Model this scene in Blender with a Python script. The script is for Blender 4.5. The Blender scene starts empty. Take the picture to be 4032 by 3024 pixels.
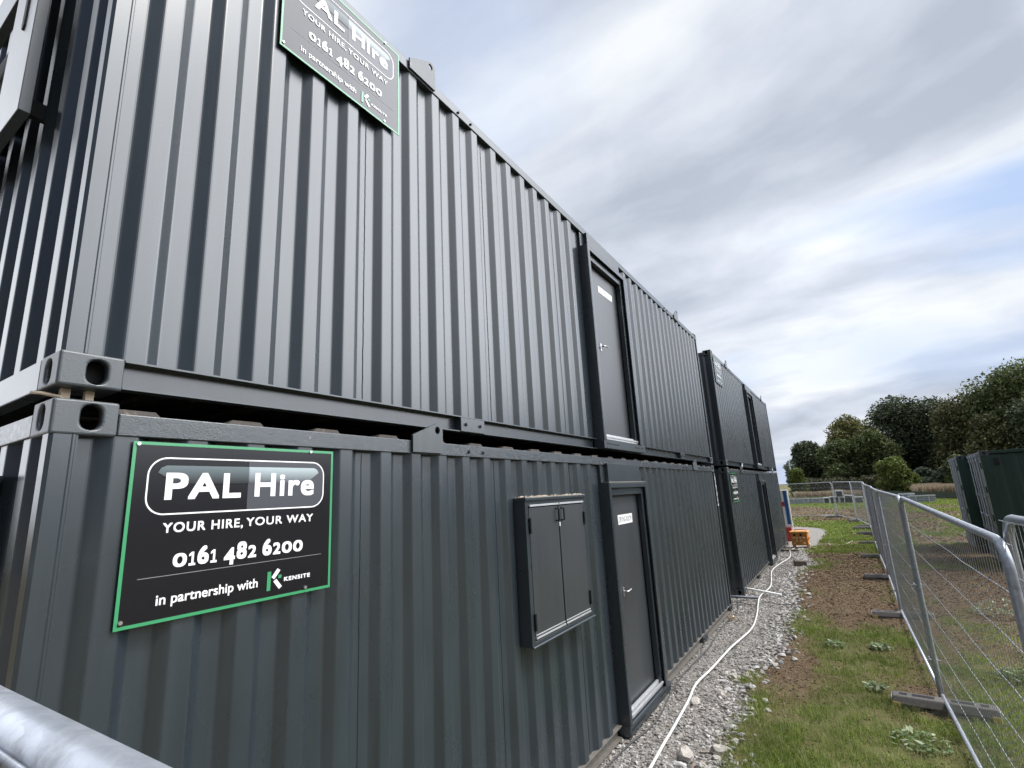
import bpy, bmesh, math, random
import numpy as np
from mathutils import Vector, Matrix, noise as mnoise
random.seed(7); rng = np.random.default_rng(11)
R = math.radians
scn = bpy.context.scene
COL = scn.collection

# ------------------------------------------------------------------ helpers
def tag(o, label=None, cat=None, group=None, kind=None):
    if label: o['label'] = label
    if cat: o['category'] = cat
    if group: o['group'] = group
    if kind: o['kind'] = kind
    return o
def empty(name, loc=(0, 0, 0), rz=0, **k):
    o = bpy.data.objects.new(name, None); COL.objects.link(o)
    o.location = loc; o.rotation_euler = (0, 0, rz); o.empty_display_size = .2
    return tag(o, **k)
def copy_tree(o, parent=None):
    c = o.copy(); COL.objects.link(c); c.parent = parent
    for ch in o.children: copy_tree(ch, c)
    return c

class MB:
    """collects geometry for one mesh object"""
    def __init__(s): s.v = []; s.f = []
    def add(s, v, f):
        n = len(s.v); s.v += [tuple(p) for p in v]; s.f += [tuple(i + n for i in q) for q in f]; return s
    def box(s, x0, x1, y0, y1, z0, z1):
        v = [(x0, y0, z0), (x1, y0, z0), (x1, y1, z0), (x0, y1, z0), (x0, y0, z1), (x1, y0, z1), (x1, y1, z1), (x0, y1, z1)]
        return s.add(v, [(0, 3, 2, 1), (4, 5, 6, 7), (0, 1, 5, 4), (1, 2, 6, 5), (2, 3, 7, 6), (3, 0, 4, 7)])
    def prism(s, poly, axis, a, b):
        """polygon (2-D list) extruded along axis from a to b"""
        def P(p, t):
            return {'x': (t, p[0], p[1]), 'y': (p[0], t, p[1]), 'z': (p[0], p[1], t)}[axis]
        n = len(poly); v = [P(p, a) for p in poly] + [P(p, b) for p in poly]
        f = [tuple(range(n))[::-1], tuple(range(n, 2 * n))] + [(i, (i + 1) % n, n + (i + 1) % n, n + i) for i in range(n)]
        return s.add(v, f)
    def tube(s, pts, r, n=10, cap=True, closed=False):
        pts = [Vector(p) for p in pts]; rr = r if isinstance(r, (list, tuple)) else [r] * len(pts)
        v = []; f = []; m = len(pts)
        up = Vector((0, 0, 1)); prev = None
        for i, p in enumerate(pts):
            if closed: t = pts[(i + 1) % m] - pts[i - 1]
            else: t = pts[min(i + 1, m - 1)] - pts[max(i - 1, 0)]
            t.normalize()
            if prev is None:
                a = t.cross(up)
                if a.length < 1e-3: a = t.cross(Vector((1, 0, 0)))
            else:
                a = prev - t * prev.dot(t)
            a.normalize(); prev = a; b = t.cross(a)
            for k in range(n):
                w = 2 * math.pi * k / n
                v.append(p + (a * math.cos(w) + b * math.sin(w)) * rr[i])
        for i in range(m if closed else m - 1):
            for k in range(n):
                j = (i + 1) % m
                f.append((i * n + k, i * n + (k + 1) % n, j * n + (k + 1) % n, j * n + k))
        if cap and not closed:
            f.append(tuple(range(n))[::-1]); f.append(tuple((m - 1) * n + k for k in range(n)))
        return s.add(v, f)
    def build(s, name, mat, parent=None, smooth=False, bevel=0, loc=None, seg=2, **k):
        me = bpy.data.meshes.new(name); me.from_pydata(s.v, [], s.f); me.update()
        bm = bmesh.new(); bm.from_mesh(me); bmesh.ops.recalc_face_normals(bm, faces=bm.faces); bm.to_mesh(me); bm.free()
        me.materials.append(mat)
        if smooth:
            for p in me.polygons: p.use_smooth = True
        o = bpy.data.objects.new(name, me); COL.objects.link(o)
        if parent: o.parent = parent
        if loc: o.location = loc
        if bevel:
            b = o.modifiers.new('b', 'BEVEL'); b.width = bevel; b.segments = seg; b.limit_method = 'ANGLE'; b.angle_limit = R(40)
            b.harden_normals = False
        return tag(o, **k)

def np_mesh(name, V, F, mat, parent=None, smooth=False, mats=None, midx=None, **k):
    """fast mesh from numpy arrays; F is (n,3) or (n,4)"""
    V = np.asarray(V, np.float32); F = np.asarray(F, np.int32)
    me = bpy.data.meshes.new(name)
    me.vertices.add(len(V)); me.vertices.foreach_set('co', V.ravel())
    n, c = F.shape
    me.loops.add(n * c); me.loops.foreach_set('vertex_index', F.ravel())
    me.polygons.add(n); me.polygons.foreach_set('loop_start', np.arange(0, n * c, c, dtype=np.int32))
    me.polygons.foreach_set('loop_total', np.full(n, c, np.int32))
    me.polygons.foreach_set('use_smooth', np.full(n, smooth))
    for m in (mats or [mat]): me.materials.append(m)
    if midx is not None: me.polygons.foreach_set('material_index', np.asarray(midx, np.int32))
    me.update(); me.validate()
    o = bpy.data.objects.new(name, me); COL.objects.link(o)
    if parent: o.parent = parent
    return tag(o, **k)

# ------------------------------------------------------------------ materials
def new_mat(name):
    m = bpy.data.materials.new(name); m.use_nodes = True
    nt = m.node_tree; b = nt.nodes['Principled BSDF']
    return m, nt, b
def lnk(nt, a, b): nt.links.new(a, b)
def nd(nt, t, **k):
    n = nt.nodes.new(t)
    for a, v in k.items():
        if a in n.inputs: n.inputs[a].default_value = v
        else: setattr(n, a, v)
    return n
def noise_tex(nt, co, scale, detail=3, rough=.55, dist=0.):
    n = nd(nt, 'ShaderNodeTexNoise'); n.inputs['Scale'].default_value = scale; n.inputs['Detail'].default_value = detail
    n.inputs['Roughness'].default_value = rough; n.inputs['Distortion'].default_value = dist
    lnk(nt, co, n.inputs['Vector']); return n
def ramp(nt, fac, stops):
    r = nd(nt, 'ShaderNodeValToRGB'); e = r.color_ramp.elements
    while len(e) < len(stops): e.new(.5)
    for i, (p, c) in enumerate(stops):
        e[i].position = p; e[i].color = (c, c, c, 1) if isinstance(c, (int, float)) else (*c, 1)
    lnk(nt, fac, r.inputs['Fac']); return r
def mixc(nt, fac, a, b, mode='MIX'):
    m = nd(nt, 'ShaderNodeMix'); m.data_type = 'RGBA'; m.blend_type = mode
    for s, v in ((m.inputs[0], fac), (m.inputs[6], a), (m.inputs[7], b)):
        if hasattr(v, 'is_output'): lnk(nt, v, s)
        elif isinstance(v, (int, float)): s.default_value = v
        else: s.default_value = (*v, 1)
    return m.outputs[2]
def mapping(nt, co, scale=(1, 1, 1), loc=(0, 0, 0), rot=(0, 0, 0)):
    m = nd(nt, 'ShaderNodeMapping'); m.inputs['Scale'].default_value = scale; m.inputs['Location'].default_value = loc
    m.inputs['Rotation'].default_value = rot
    lnk(nt, co, m.inputs['Vector']); return m.outputs[0]
def world_co(nt):
    return nd(nt, 'ShaderNodeNewGeometry').outputs['Position']
def bump(nt, b, h, strength, dist=.01, prev=None):
    n = nd(nt, 'ShaderNodeBump'); n.inputs['Strength'].default_value = strength; n.inputs['Distance'].default_value = dist
    lnk(nt, h, n.inputs['Height'])
    if prev: lnk(nt, prev, n.inputs['Normal'])
    if b: lnk(nt, n.outputs[0], b.inputs['Normal'])
    return n.outputs[0]

def paint(name, col, rough=.27, spec=.95, peel=0., streak=.25, orange=.035, rust=0.):
    m, nt, b = new_mat(name); co = world_co(nt)
    st = noise_tex(nt, mapping(nt, co, (6, 6, .5)), 3, 4, .6)
    bl = noise_tex(nt, co, 1.3, 4, .6)
    c2 = tuple(min(1, c * 1.55 + .006) for c in col); c1 = tuple(c * .82 for c in col)
    f = ramp(nt, st.outputs[0], [(.3, 0.), (.75, 1.)]).outputs[0]
    base = mixc(nt, f, c1, tuple(col[i] * (1 - streak) + c2[i] * streak for i in range(3)))
    f2 = ramp(nt, bl.outputs[0], [(.45, 0.), (.7, .18)]).outputs[0]
    base = mixc(nt, f2, base, c2)
    # pale scuffs and chips
    ch = noise_tex(nt, co, 90, 3, .6)
    cf = ramp(nt, ch.outputs[0], [(.76, 0.), (.82, .15 + peel * .6)]).outputs[0]
    base = mixc(nt, cf, base, tuple(c * 2.2 + .03 for c in col))
    if rust:
        rn = noise_tex(nt, co, 14, 6, .75)
        rf = ramp(nt, rn.outputs[0], [(.66 - rust * .16, 0.), (.72 - rust * .12, 1.)]).outputs[0]
        base = mixc(nt, rf, base, mixc(nt, ch.outputs[0], (.16, .085, .055), (.34, .27, .21)))
    lnk(nt, base, b.inputs['Base Color'])
    rf = ramp(nt, bl.outputs[0], [(.3, rough - .01), (.7, rough + .03)]).outputs[0]
    lnk(nt, rf, b.inputs['Roughness']); b.inputs['Specular IOR Level'].default_value = spec
    fine = noise_tex(nt, co, 130, 2, .5)
    n1 = bump(nt, None, fine.outputs[0], orange, .004)
    wav = noise_tex(nt, mapping(nt, co, (1, .25, .12)), 2.4, 1, .4)
    n2 = bump(nt, None if peel else b, wav.outputs[0], .12, .05, n1)
    if peel:
        pe = noise_tex(nt, mapping(nt, co, (1, .55, 1)), 38, 5, .68, .6)
        pr = ramp(nt, pe.outputs[0], [(.47, 0.), (.5, 1.), (.56, .2), (.6, .9)])
        bump(nt, b, pr.outputs[0], .2 * peel, .012, n2)
    return m

M = {}
GREY = (.024, .033, .040)
M['paint'] = paint('anthracite paint', GREY)
M['rail'] = paint('peeling anthracite paint', GREY, peel=.8, orange=.1, rust=.2)
M['cast'] = paint('rough anthracite paint on cast steel', (.034, .044, .050), rough=.42, peel=.25, orange=.10, rust=.12)
M['door'] = paint('door paint', (.030, .034, .038), rough=.36, spec=.8, orange=.06)
M['dark'] = paint('underside steel', (.012, .012, .013), rough=.7, spec=.2, rust=.25)
M['roofp'] = paint('weathered roof paint', (.08, .07, .062), rough=.7, spec=.3, peel=.7, rust=.6)
M['dusty'] = paint('dusty rail', (.13, .12, .105), rough=.75, spec=.3, rust=.2)
M['green'] = paint('dark green paint', (.017, .045, .034), rough=.4, spec=.5)
M['ledge'] = paint('peeling ledge', (.34, .31, .27), rough=.8, spec=.2, peel=1., rust=.55)

def simple(name, col, rough=.5, metal=0., spec=.5, var=.15, scale=30, b_=.1):
    m, nt, b = new_mat(name); co = world_co(nt)
    n = noise_tex(nt, co, scale, 4, .6)
    lnk(nt, mixc(nt, n.outputs[0], tuple(c * (1 - var) for c in col), tuple(min(1, c * (1 + var)) for c in col)), b.inputs['Base Color'])
    b.inputs['Roughness'].default_value = rough; b.inputs['Metallic'].default_value = metal
    b.inputs['Specular IOR Level'].default_value = spec
    if b_: bump(nt, b, n.outputs[0], b_, .004)
    return m
m, nt, b = new_mat('galvanised steel'); co = world_co(nt)
v_ = nd(nt, 'ShaderNodeTexVoronoi'); v_.inputs['Scale'].default_value = 70; lnk(nt, co, v_.inputs['Vector'])
n_ = noise_tex(nt, co, 22, 5, .7); n2_ = noise_tex(nt, co, 5, 3, .6)
c_ = mixc(nt, v_.outputs['Color'], (.33, .36, .41), (.46, .49, .54)); c_ = mixc(nt, ramp(nt, n_.outputs[0], [(.5, 0.), (.68, .7)]).outputs[0], c_, (.24, .25, .27)); c_ = mixc(nt, ramp(nt, n2_.outputs[0], [(.5, 0.), (.7, .5)]).outputs[0], c_, (.55, .57, .60))
lnk(nt, c_, b.inputs['Base Color']); b.inputs['Metallic'].default_value = .6; lnk(nt, ramp(nt, n_.outputs[0], [(.3, .32), (.7, .55)]).outputs[0], b.inputs['Roughness']); bump(nt, b, n_.outputs[0], .25, .003)
M['galv'] = m
M['wire'] = simple('galvanised wire', (.42, .43, .44), .5, .5)
M['bar'] = simple('grey lock bar', (.42, .45, .50), .35, .4)
M['chrome'] = simple('brushed steel', (.62, .62, .62), .3, .9)
M['alu'] = simple('aluminium strip', (.62, .63, .64), .35, .6, scale=90)
M['black'] = simple('black gap', (.006, .006, .008), .6)
M['glass'] = simple('dark window glass', (.01, .012, .015), .08, 0, .6, b_=0)
M['block'] = simple('recycled rubber block', (.13, .122, .115), .85, 0, .3, var=.4, scale=50, b_=.6)
M['yellow'] = simple('faded yellow tape', (.62, .47, .16), .6, 0)
M['whitep'] = simple('white plastic', (.74, .74, .73), .4, 0, var=.06)
M['hose'] = simple('white hose', (.62, .62, .60), .4, 0, var=.1)
M['cable'] = simple('dark cable', (.05, .05, .05), .6, 0)
M['greyp'] = simple('grey plastic pipe', (.12, .13, .15), .45, 0)
M['orange'] = simple('orange steel', (.60, .22, .03), .5, 0, var=.25, scale=12)
M['orangel'] = simple('orange lid', (.75, .38, .10), .5, 0, var=.15, scale=12)
M['socket'] = simple('cream socket cover', (.62, .50, .30), .5, 0)
M['red'] = simple('red plastic', (.42, .035, .025), .5, 0)
M['blue'] = simple('blue panel', (.012, .10, .27), .45, 0)
M['timber'] = simple('old timber', (.12, .095, .075), .9, 0, .2, var=.4, scale=14, b_=.5)
M['pale'] = simple('pale dry leaf', (.55, .45, .33), .8, 0)
M['rope'] = simple('pale cable', (.55, .50, .36), .6, 0)
M['wrap'] = simple('white wrapping film', (.60, .62, .64), .35, 0, var=.25, scale=6)
M['blackw'] = simple('black wrapped goods', (.03, .032, .035), .5, 0, var=.5, scale=4)
M['lgrey'] = simple('light grey pipes', (.33, .36, .39), .5, 0, var=.2, scale=3)
M['silt'] = simple('dark netting', (.045, .055, .04), .9, 0, .1, var=.4, scale=8)
M['labelw'] = simple('white label', (.80, .80, .79), .35, 0, var=.03, b_=0)
M['ink'] = simple('black lettering', (.012, .012, .014), .5, 0, b_=0)
M['white'] = simple('white lettering', (.80, .80, .80), .4, 0, .4, var=.02, b_=0)
M['board'] = simple('black sign board', (.005, .0048, .008), .22, 0, .62, var=.1, b_=.01, scale=4)
M['boardg'] = simple('grey printed field', (.060, .062, .075), .28, 0, .55, var=.05, b_=0)
M['bgreen'] = simple('green printed border', (.035, .27, .11), .28, 0, 1., var=.05, b_=0)
M['lineg'] = simple('fine grey line', (.25, .25, .25), .4, 0, b_=0)
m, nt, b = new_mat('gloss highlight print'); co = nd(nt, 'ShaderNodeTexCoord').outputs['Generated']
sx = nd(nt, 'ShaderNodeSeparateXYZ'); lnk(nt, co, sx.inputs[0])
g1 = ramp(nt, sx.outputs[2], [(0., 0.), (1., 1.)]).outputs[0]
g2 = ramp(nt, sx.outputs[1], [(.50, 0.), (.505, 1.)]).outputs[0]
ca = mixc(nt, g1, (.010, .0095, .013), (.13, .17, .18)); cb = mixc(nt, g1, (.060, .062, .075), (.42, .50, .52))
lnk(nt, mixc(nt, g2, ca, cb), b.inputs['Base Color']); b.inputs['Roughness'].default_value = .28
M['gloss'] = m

# ------------------------------------------------------------------ lettering
def text_mesh(body, rect, bold=0.0, gap=1.0):
    """2-D letter mesh (u,v) fitted to rect (u0,v0,u1,v1); returns verts2d, faces"""
    cu = bpy.data.curves.new('t', 'FONT'); cu.body = body; cu.size = 1; cu.offset = bold; cu.resolution_u = 6
    cu.space_character = gap
    o = bpy.data.objects.new('t', cu); COL.objects.link(o)
    me = bpy.data.meshes.new_from_object(o)
    V = [(v.co.x, v.co.y) for v in me.vertices]; F = [tuple(p.vertices) for p in me.polygons]
    bpy.data.objects.remove(o); bpy.data.curves.remove(cu); bpy.data.meshes.remove(me)
    xs = [p[0] for p in V]; ys = [p[1] for p in V]
    a, b_, c, d = min(xs), min(ys), max(xs), max(ys)
    u0, v0, u1, v1 = rect
    return [(u0 + (x - a) / (c - a) * (u1 - u0), v0 + (y - b_) / (d - b_) * (v1 - v0)) for x, y in V], F

S = 1.025
SIGN_W, SIGN_H = .838, .621
def make_sign():
    root = empty('site_sign')
    k = S
    mb = MB().box(-.003, .0, 0, SIGN_W, 0, SIGN_H); mb.build('board', M['board'], root)
    bw = .011; mb = MB()
    for a in ((0, SIGN_W, 0, bw), (0, SIGN_W, SIGN_H - bw, SIGN_H), (0, bw, bw, SIGN_H - bw), (SIGN_W - bw, SIGN_W, bw, SIGN_H - bw)):
        mb.box(.0002, .0012, *a)
    mb.build('border', M['bgreen'], root)
    def rr(x0, x1, z0, z1, r, n=10):
        p = []
        for cx, cz, a0 in ((x1 - r, z1 - r, 0), (x0 + r, z1 - r, 90), (x0 + r, z0 + r, 180), (x1 - r, z0 + r, 270)):
            for i in range(n + 1):
                a = R(a0 + 90 * i / n); p.append((cx + r * math.cos(a), cz + r * math.sin(a)))
        return p
    x0, x1, z0, z1 = .051 * k, .770 * k, .353 * k, .554 * k
    o_ = rr(x0, x1, z0, z1, .064); i_ = rr(x0 + .0055, x1 - .0055, z0 + .0055, z1 - .0055, .0585)
    mb = MB(); n = len(o_)
    mb.add([(.0012, *p) for p in o_] + [(.0012, *p) for p in i_], [(a, (a + 1) % n, n + (a + 1) % n, n + a) for a in range(n)])
    # lettering
    def put(mb, body, rect, bold=.0, gap=1.0, x=.0026):
        hgt = (rect[3] - rect[1]) * k; bo = bold * hgt
        rc = (rect[0] * k + bo, rect[1] * k + bo, rect[2] * k - bo, rect[3] * k - bo)
        V, F = text_mesh(body, rc, 0, gap)
        offs = [(0, 0)] if not bold else [(a * bo, e * bo) for a in (-1, 0, 1) for e in (-1, 0, 1)]
        for i, (a, b_) in enumerate(offs): mb.add([(x + i * .00008, p[0] + a, p[1] + b_) for p in V], F)
    def one(mb, u0, v0, u1, v1):
        w = (u1 - u0); t = w * .34; c = (u0 + u1) / 2 + w * .05; h = v1 - v0; b_ = h * .17
        for i, q in enumerate(([(c - t / 2, v0 + b_ * .5), (c + t / 2, v0 + b_ * .5), (c + t / 2, v1), (c - t / 2, v1)], [(u0, v0), (u1, v0), (u1, v0 + b_), (u0, v0 + b_)], [(c - t / 2, v1), (u0 - w * .0, v1 - h * .16), (u0 - w * .0, v1 - h * .33), (c, v1 - h * .2)])):
            mb.add([(.0026 + i * .0001, a * k, e * k) for a, e in q], [(0, 1, 2, 3)])
    put(mb, 'PAL', (.110, .405, .383, .500), .042, 1.12)
    put(mb, 'Hire', (.439, .406, .716, .502), .038, 1.10)
    put(mb, 'YOUR HIRE,', (.114, .2865, .399, .326), .028, 1.14)
    put(mb, 'YOUR WAY', (.412, .293, .717, .326), .028, 1.14)
    u = .153; ws = {'0': .054, '1': .031, '6': .047, '4': .050, '8': .047, '2': .041, ' ': .021}
    tot = sum(ws[c] for c in '0161 482 6200'); sc_ = (.673 - .153) / tot
    for c in '0161 482 6200':
        w = ws[c] * sc_
        if c != ' ':
            z0_, z1_ = {'0': (.172, .219), '1': (.172, .219), '2': (.172, .219), '6': (.172, .237), '8': (.172, .237), '4': (.156, .219)}[c]
            if c == '1': one(mb, u + .004, z0_, u + w - .003, z1_)
            else: put(mb, c, (u + .003, z0_, u + w - .003, z1_), .045)
        u += w
    put(mb, 'in partnership with', (.114, .045, .474, .090), .018, 1.0)
    put(mb, 'KENSITE', (.588, .060, .711, .077), .06, 1.2)
    for q in ([(.557, .116), (.570, .107), (.545, .075), (.532, .084)], [(.541, .067), (.554, .075), (.580, .043), (.567, .034)]):
        mb.add([(.0026, a * k, b_ * k) for a, b_ in q], [(0, 1, 2, 3)])
    mb.build('lettering', M['white'], root)
    mb = MB()
    for q in ([(.513, .034), (.529, .034), (.530, .107), (.514, .107)], [(.562, .076), (.576, .076), (.577, .089), (.563, .089)]):
        mb.add([(.0026, a * k, b_ * k) for a, b_ in q], [(0, 1, 2, 3)])
    mb.build('emblem', M['bgreen'], root)
    # grey right half of the lozenge
    poly = [p for p in i_ if p[0] > .410 * k]; poly = [(.411 * k, z0 + .0055)] + sorted(poly, key=lambda p: math.atan2(p[1] - .45 * k, p[0] - .6 * k)) + [(.411 * k, z1 - .0055)]
    ctr = (.6 * k, .454 * k); mb = MB(); pts = sorted(poly, key=lambda p: math.atan2(p[1] - ctr[1], p[0] - ctr[0]))
    mb.add([(.0010, *p) for p in pts], [tuple(range(len(pts)))]); mb.build('grey_field', M['boardg'], root)
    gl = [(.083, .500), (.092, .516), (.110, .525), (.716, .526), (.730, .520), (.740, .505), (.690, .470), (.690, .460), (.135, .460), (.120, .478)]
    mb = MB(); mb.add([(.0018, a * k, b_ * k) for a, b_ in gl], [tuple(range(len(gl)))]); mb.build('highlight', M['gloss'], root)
    mb = MB().box(.0002, .0010, .053 * k, .767 * k, .1478 * k, .1496 * k); mb.build('divider_line', M['lineg'], root)
    for a, c in ((.015, .597), (.694, .599), (.017, .023), (.690, .020)):
        mb = MB().tube([(.001, a * k, c * k), (.007, a * k, c * k)], .0065, 10); mb.build('screw', M['chrome'], root)
    return root

# ------------------------------------------------------------------ shipping-container cabins
L, WD, H = 9.873, 3.05, 2.6
CL, CH = .182, .118
D_OUT, D_IN = -.008, -.044
def arc_pts(pts, r=.006):
    out = [pts[0]]
    for i in range(1, len(pts) - 1):
        p = Vector(pts[i]); a = (Vector(pts[i - 1]) - p); c = (Vector(pts[i + 1]) - p)
        ra = min(r, a.length * .45); rc = min(r, c.length * .45)
        p1 = p + a.normalized() * ra; p2 = p + c.normalized() * rc
        out += [tuple(p1), tuple((p1 + p2) * .25 + p * .5), tuple(p2)]
    out.append(pts[-1]); return out
def corr_profile(a, b, ends, out=.0735, sl=.046):
    """list of (t, depth): inner flat, slope to outer ending at each e, outer flat, slope back"""
    pts = [(a, D_IN)]
    for e in ends:
        if e - sl < a + .004 or e + out + sl > b - .004: continue
        pts += [(e - sl, D_IN), (e, D_OUT), (e + out, D_OUT), (e + out + sl, D_IN)]
    pts.append((b, D_IN)); return arc_pts(pts)
def side_ends():
    e = []; t = .176; k = 0
    while t < L:
        e.append(t); k += 1; t += .237 if k % 5 else .268
    return e
ENDS = side_ends(); SEAMS = [e - .046 - .06 for i, e in enumerate(ENDS) if i and i % 5 == 0]
def sheet(mb, prof, z0, z1, place, nz=1):
    n = len(prof); v = []; f = []
    for j in range(nz + 1):
        z = z0 + (z1 - z0) * j / nz
        v += [place(t, d, z) for t, d in prof]
    for j in range(nz):
        f += [(j * n + i, j * n + i + 1, (j + 1) * n + i + 1, (j + 1) * n + i) for i in range(n - 1)]
    mb.add(v, f)
def stadium(cx, cy, w, h, n=8):
    r = w / 2; p = []
    for a0, cyy in ((0, cy + h / 2 - r), (180, cy - h / 2 + r)):
        for i in range(n + 1):
            a = R(a0 + 180 * i / n); p.append((cx + r * math.cos(a), cyy + r * math.sin(a)))
    return p
def casting(parent, sx, sy, z0, top, mat):
    """corner casting: sx=+1 front side (x=0) or -1 back (x=-WD); sy=-1 near end or +1 far end"""
    bm = bmesh.new(); lx, ly, h = .178, CL, CH
    def face_hole(P, w, hgt, hole):
        o = [bm.verts.new(P(*p, 0)) for p in ((0, 0), (w, 0), (w, hgt), (0, hgt))]
        i1 = [bm.verts.new(P(*p, 0)) for p in hole]; i2 = [bm.verts.new(P(*p, .03)) for p in hole]
        e = [bm.edges.new((o[i], o[(i + 1) % 4])) for i in range(4)] + [bm.edges.new((i1[i], i1[(i + 1) % len(i1)])) for i in range(len(i1))]
        bmesh.ops.triangle_fill(bm, use_beauty=True, edges=e)
        for i in range(len(i1)):
            j = (i + 1) % len(i1); bm.faces.new((i1[i], i1[j], i2[j], i2[i]))
    X = lambda a: (-a if sx > 0 else -WD + a); Y = lambda a: (a if sy < 0 else L - a)
    face_hole(lambda a, b_, d: (X(d), Y(a), z0 + b_), ly, h, stadium(.105, h / 2 + (.003 if top else -.003), .058, .086))
    face_hole(lambda a, b_, d: (X(a), Y(d), z0 + b_), lx, h, stadium(.095, h / 2 + (.003 if top else -.003), .058, .086))
    for zz in (z0, z0 + h):
        bm.faces.new([bm.verts.new((X(a), Y(b_), zz)) for a, b_ in ((0, 0), (lx, 0), (lx, ly), (0, ly))])
    bm.faces.new([bm.verts.new((X(lx), Y(a), z0 + c)) for a, c in ((0, 0), (ly, 0), (ly, h), (0, h))])
    bm.faces.new([bm.verts.new((X(a), Y(ly), z0 + c)) for a, c in ((0, 0), (lx, 0), (lx, h), (0, h))])
    bmesh.ops.remove_doubles(bm, verts=bm.verts, dist=.0003)
    bmesh.ops.recalc_face_normals(bm, faces=bm.faces)
    me = bpy.data.meshes.new('corner_casting'); bm.to_mesh(me); bm.free(); me.materials.append(mat)
    o = bpy.data.objects.new('corner_casting', me); COL.objects.link(o); o.parent = parent
    b_ = o.modifiers.new('b', 'BEVEL'); b_.width = .009; b_.segments = 3; b_.limit_method = 'ANGLE'; b_.angle_limit = R(60)
    return o

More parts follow.
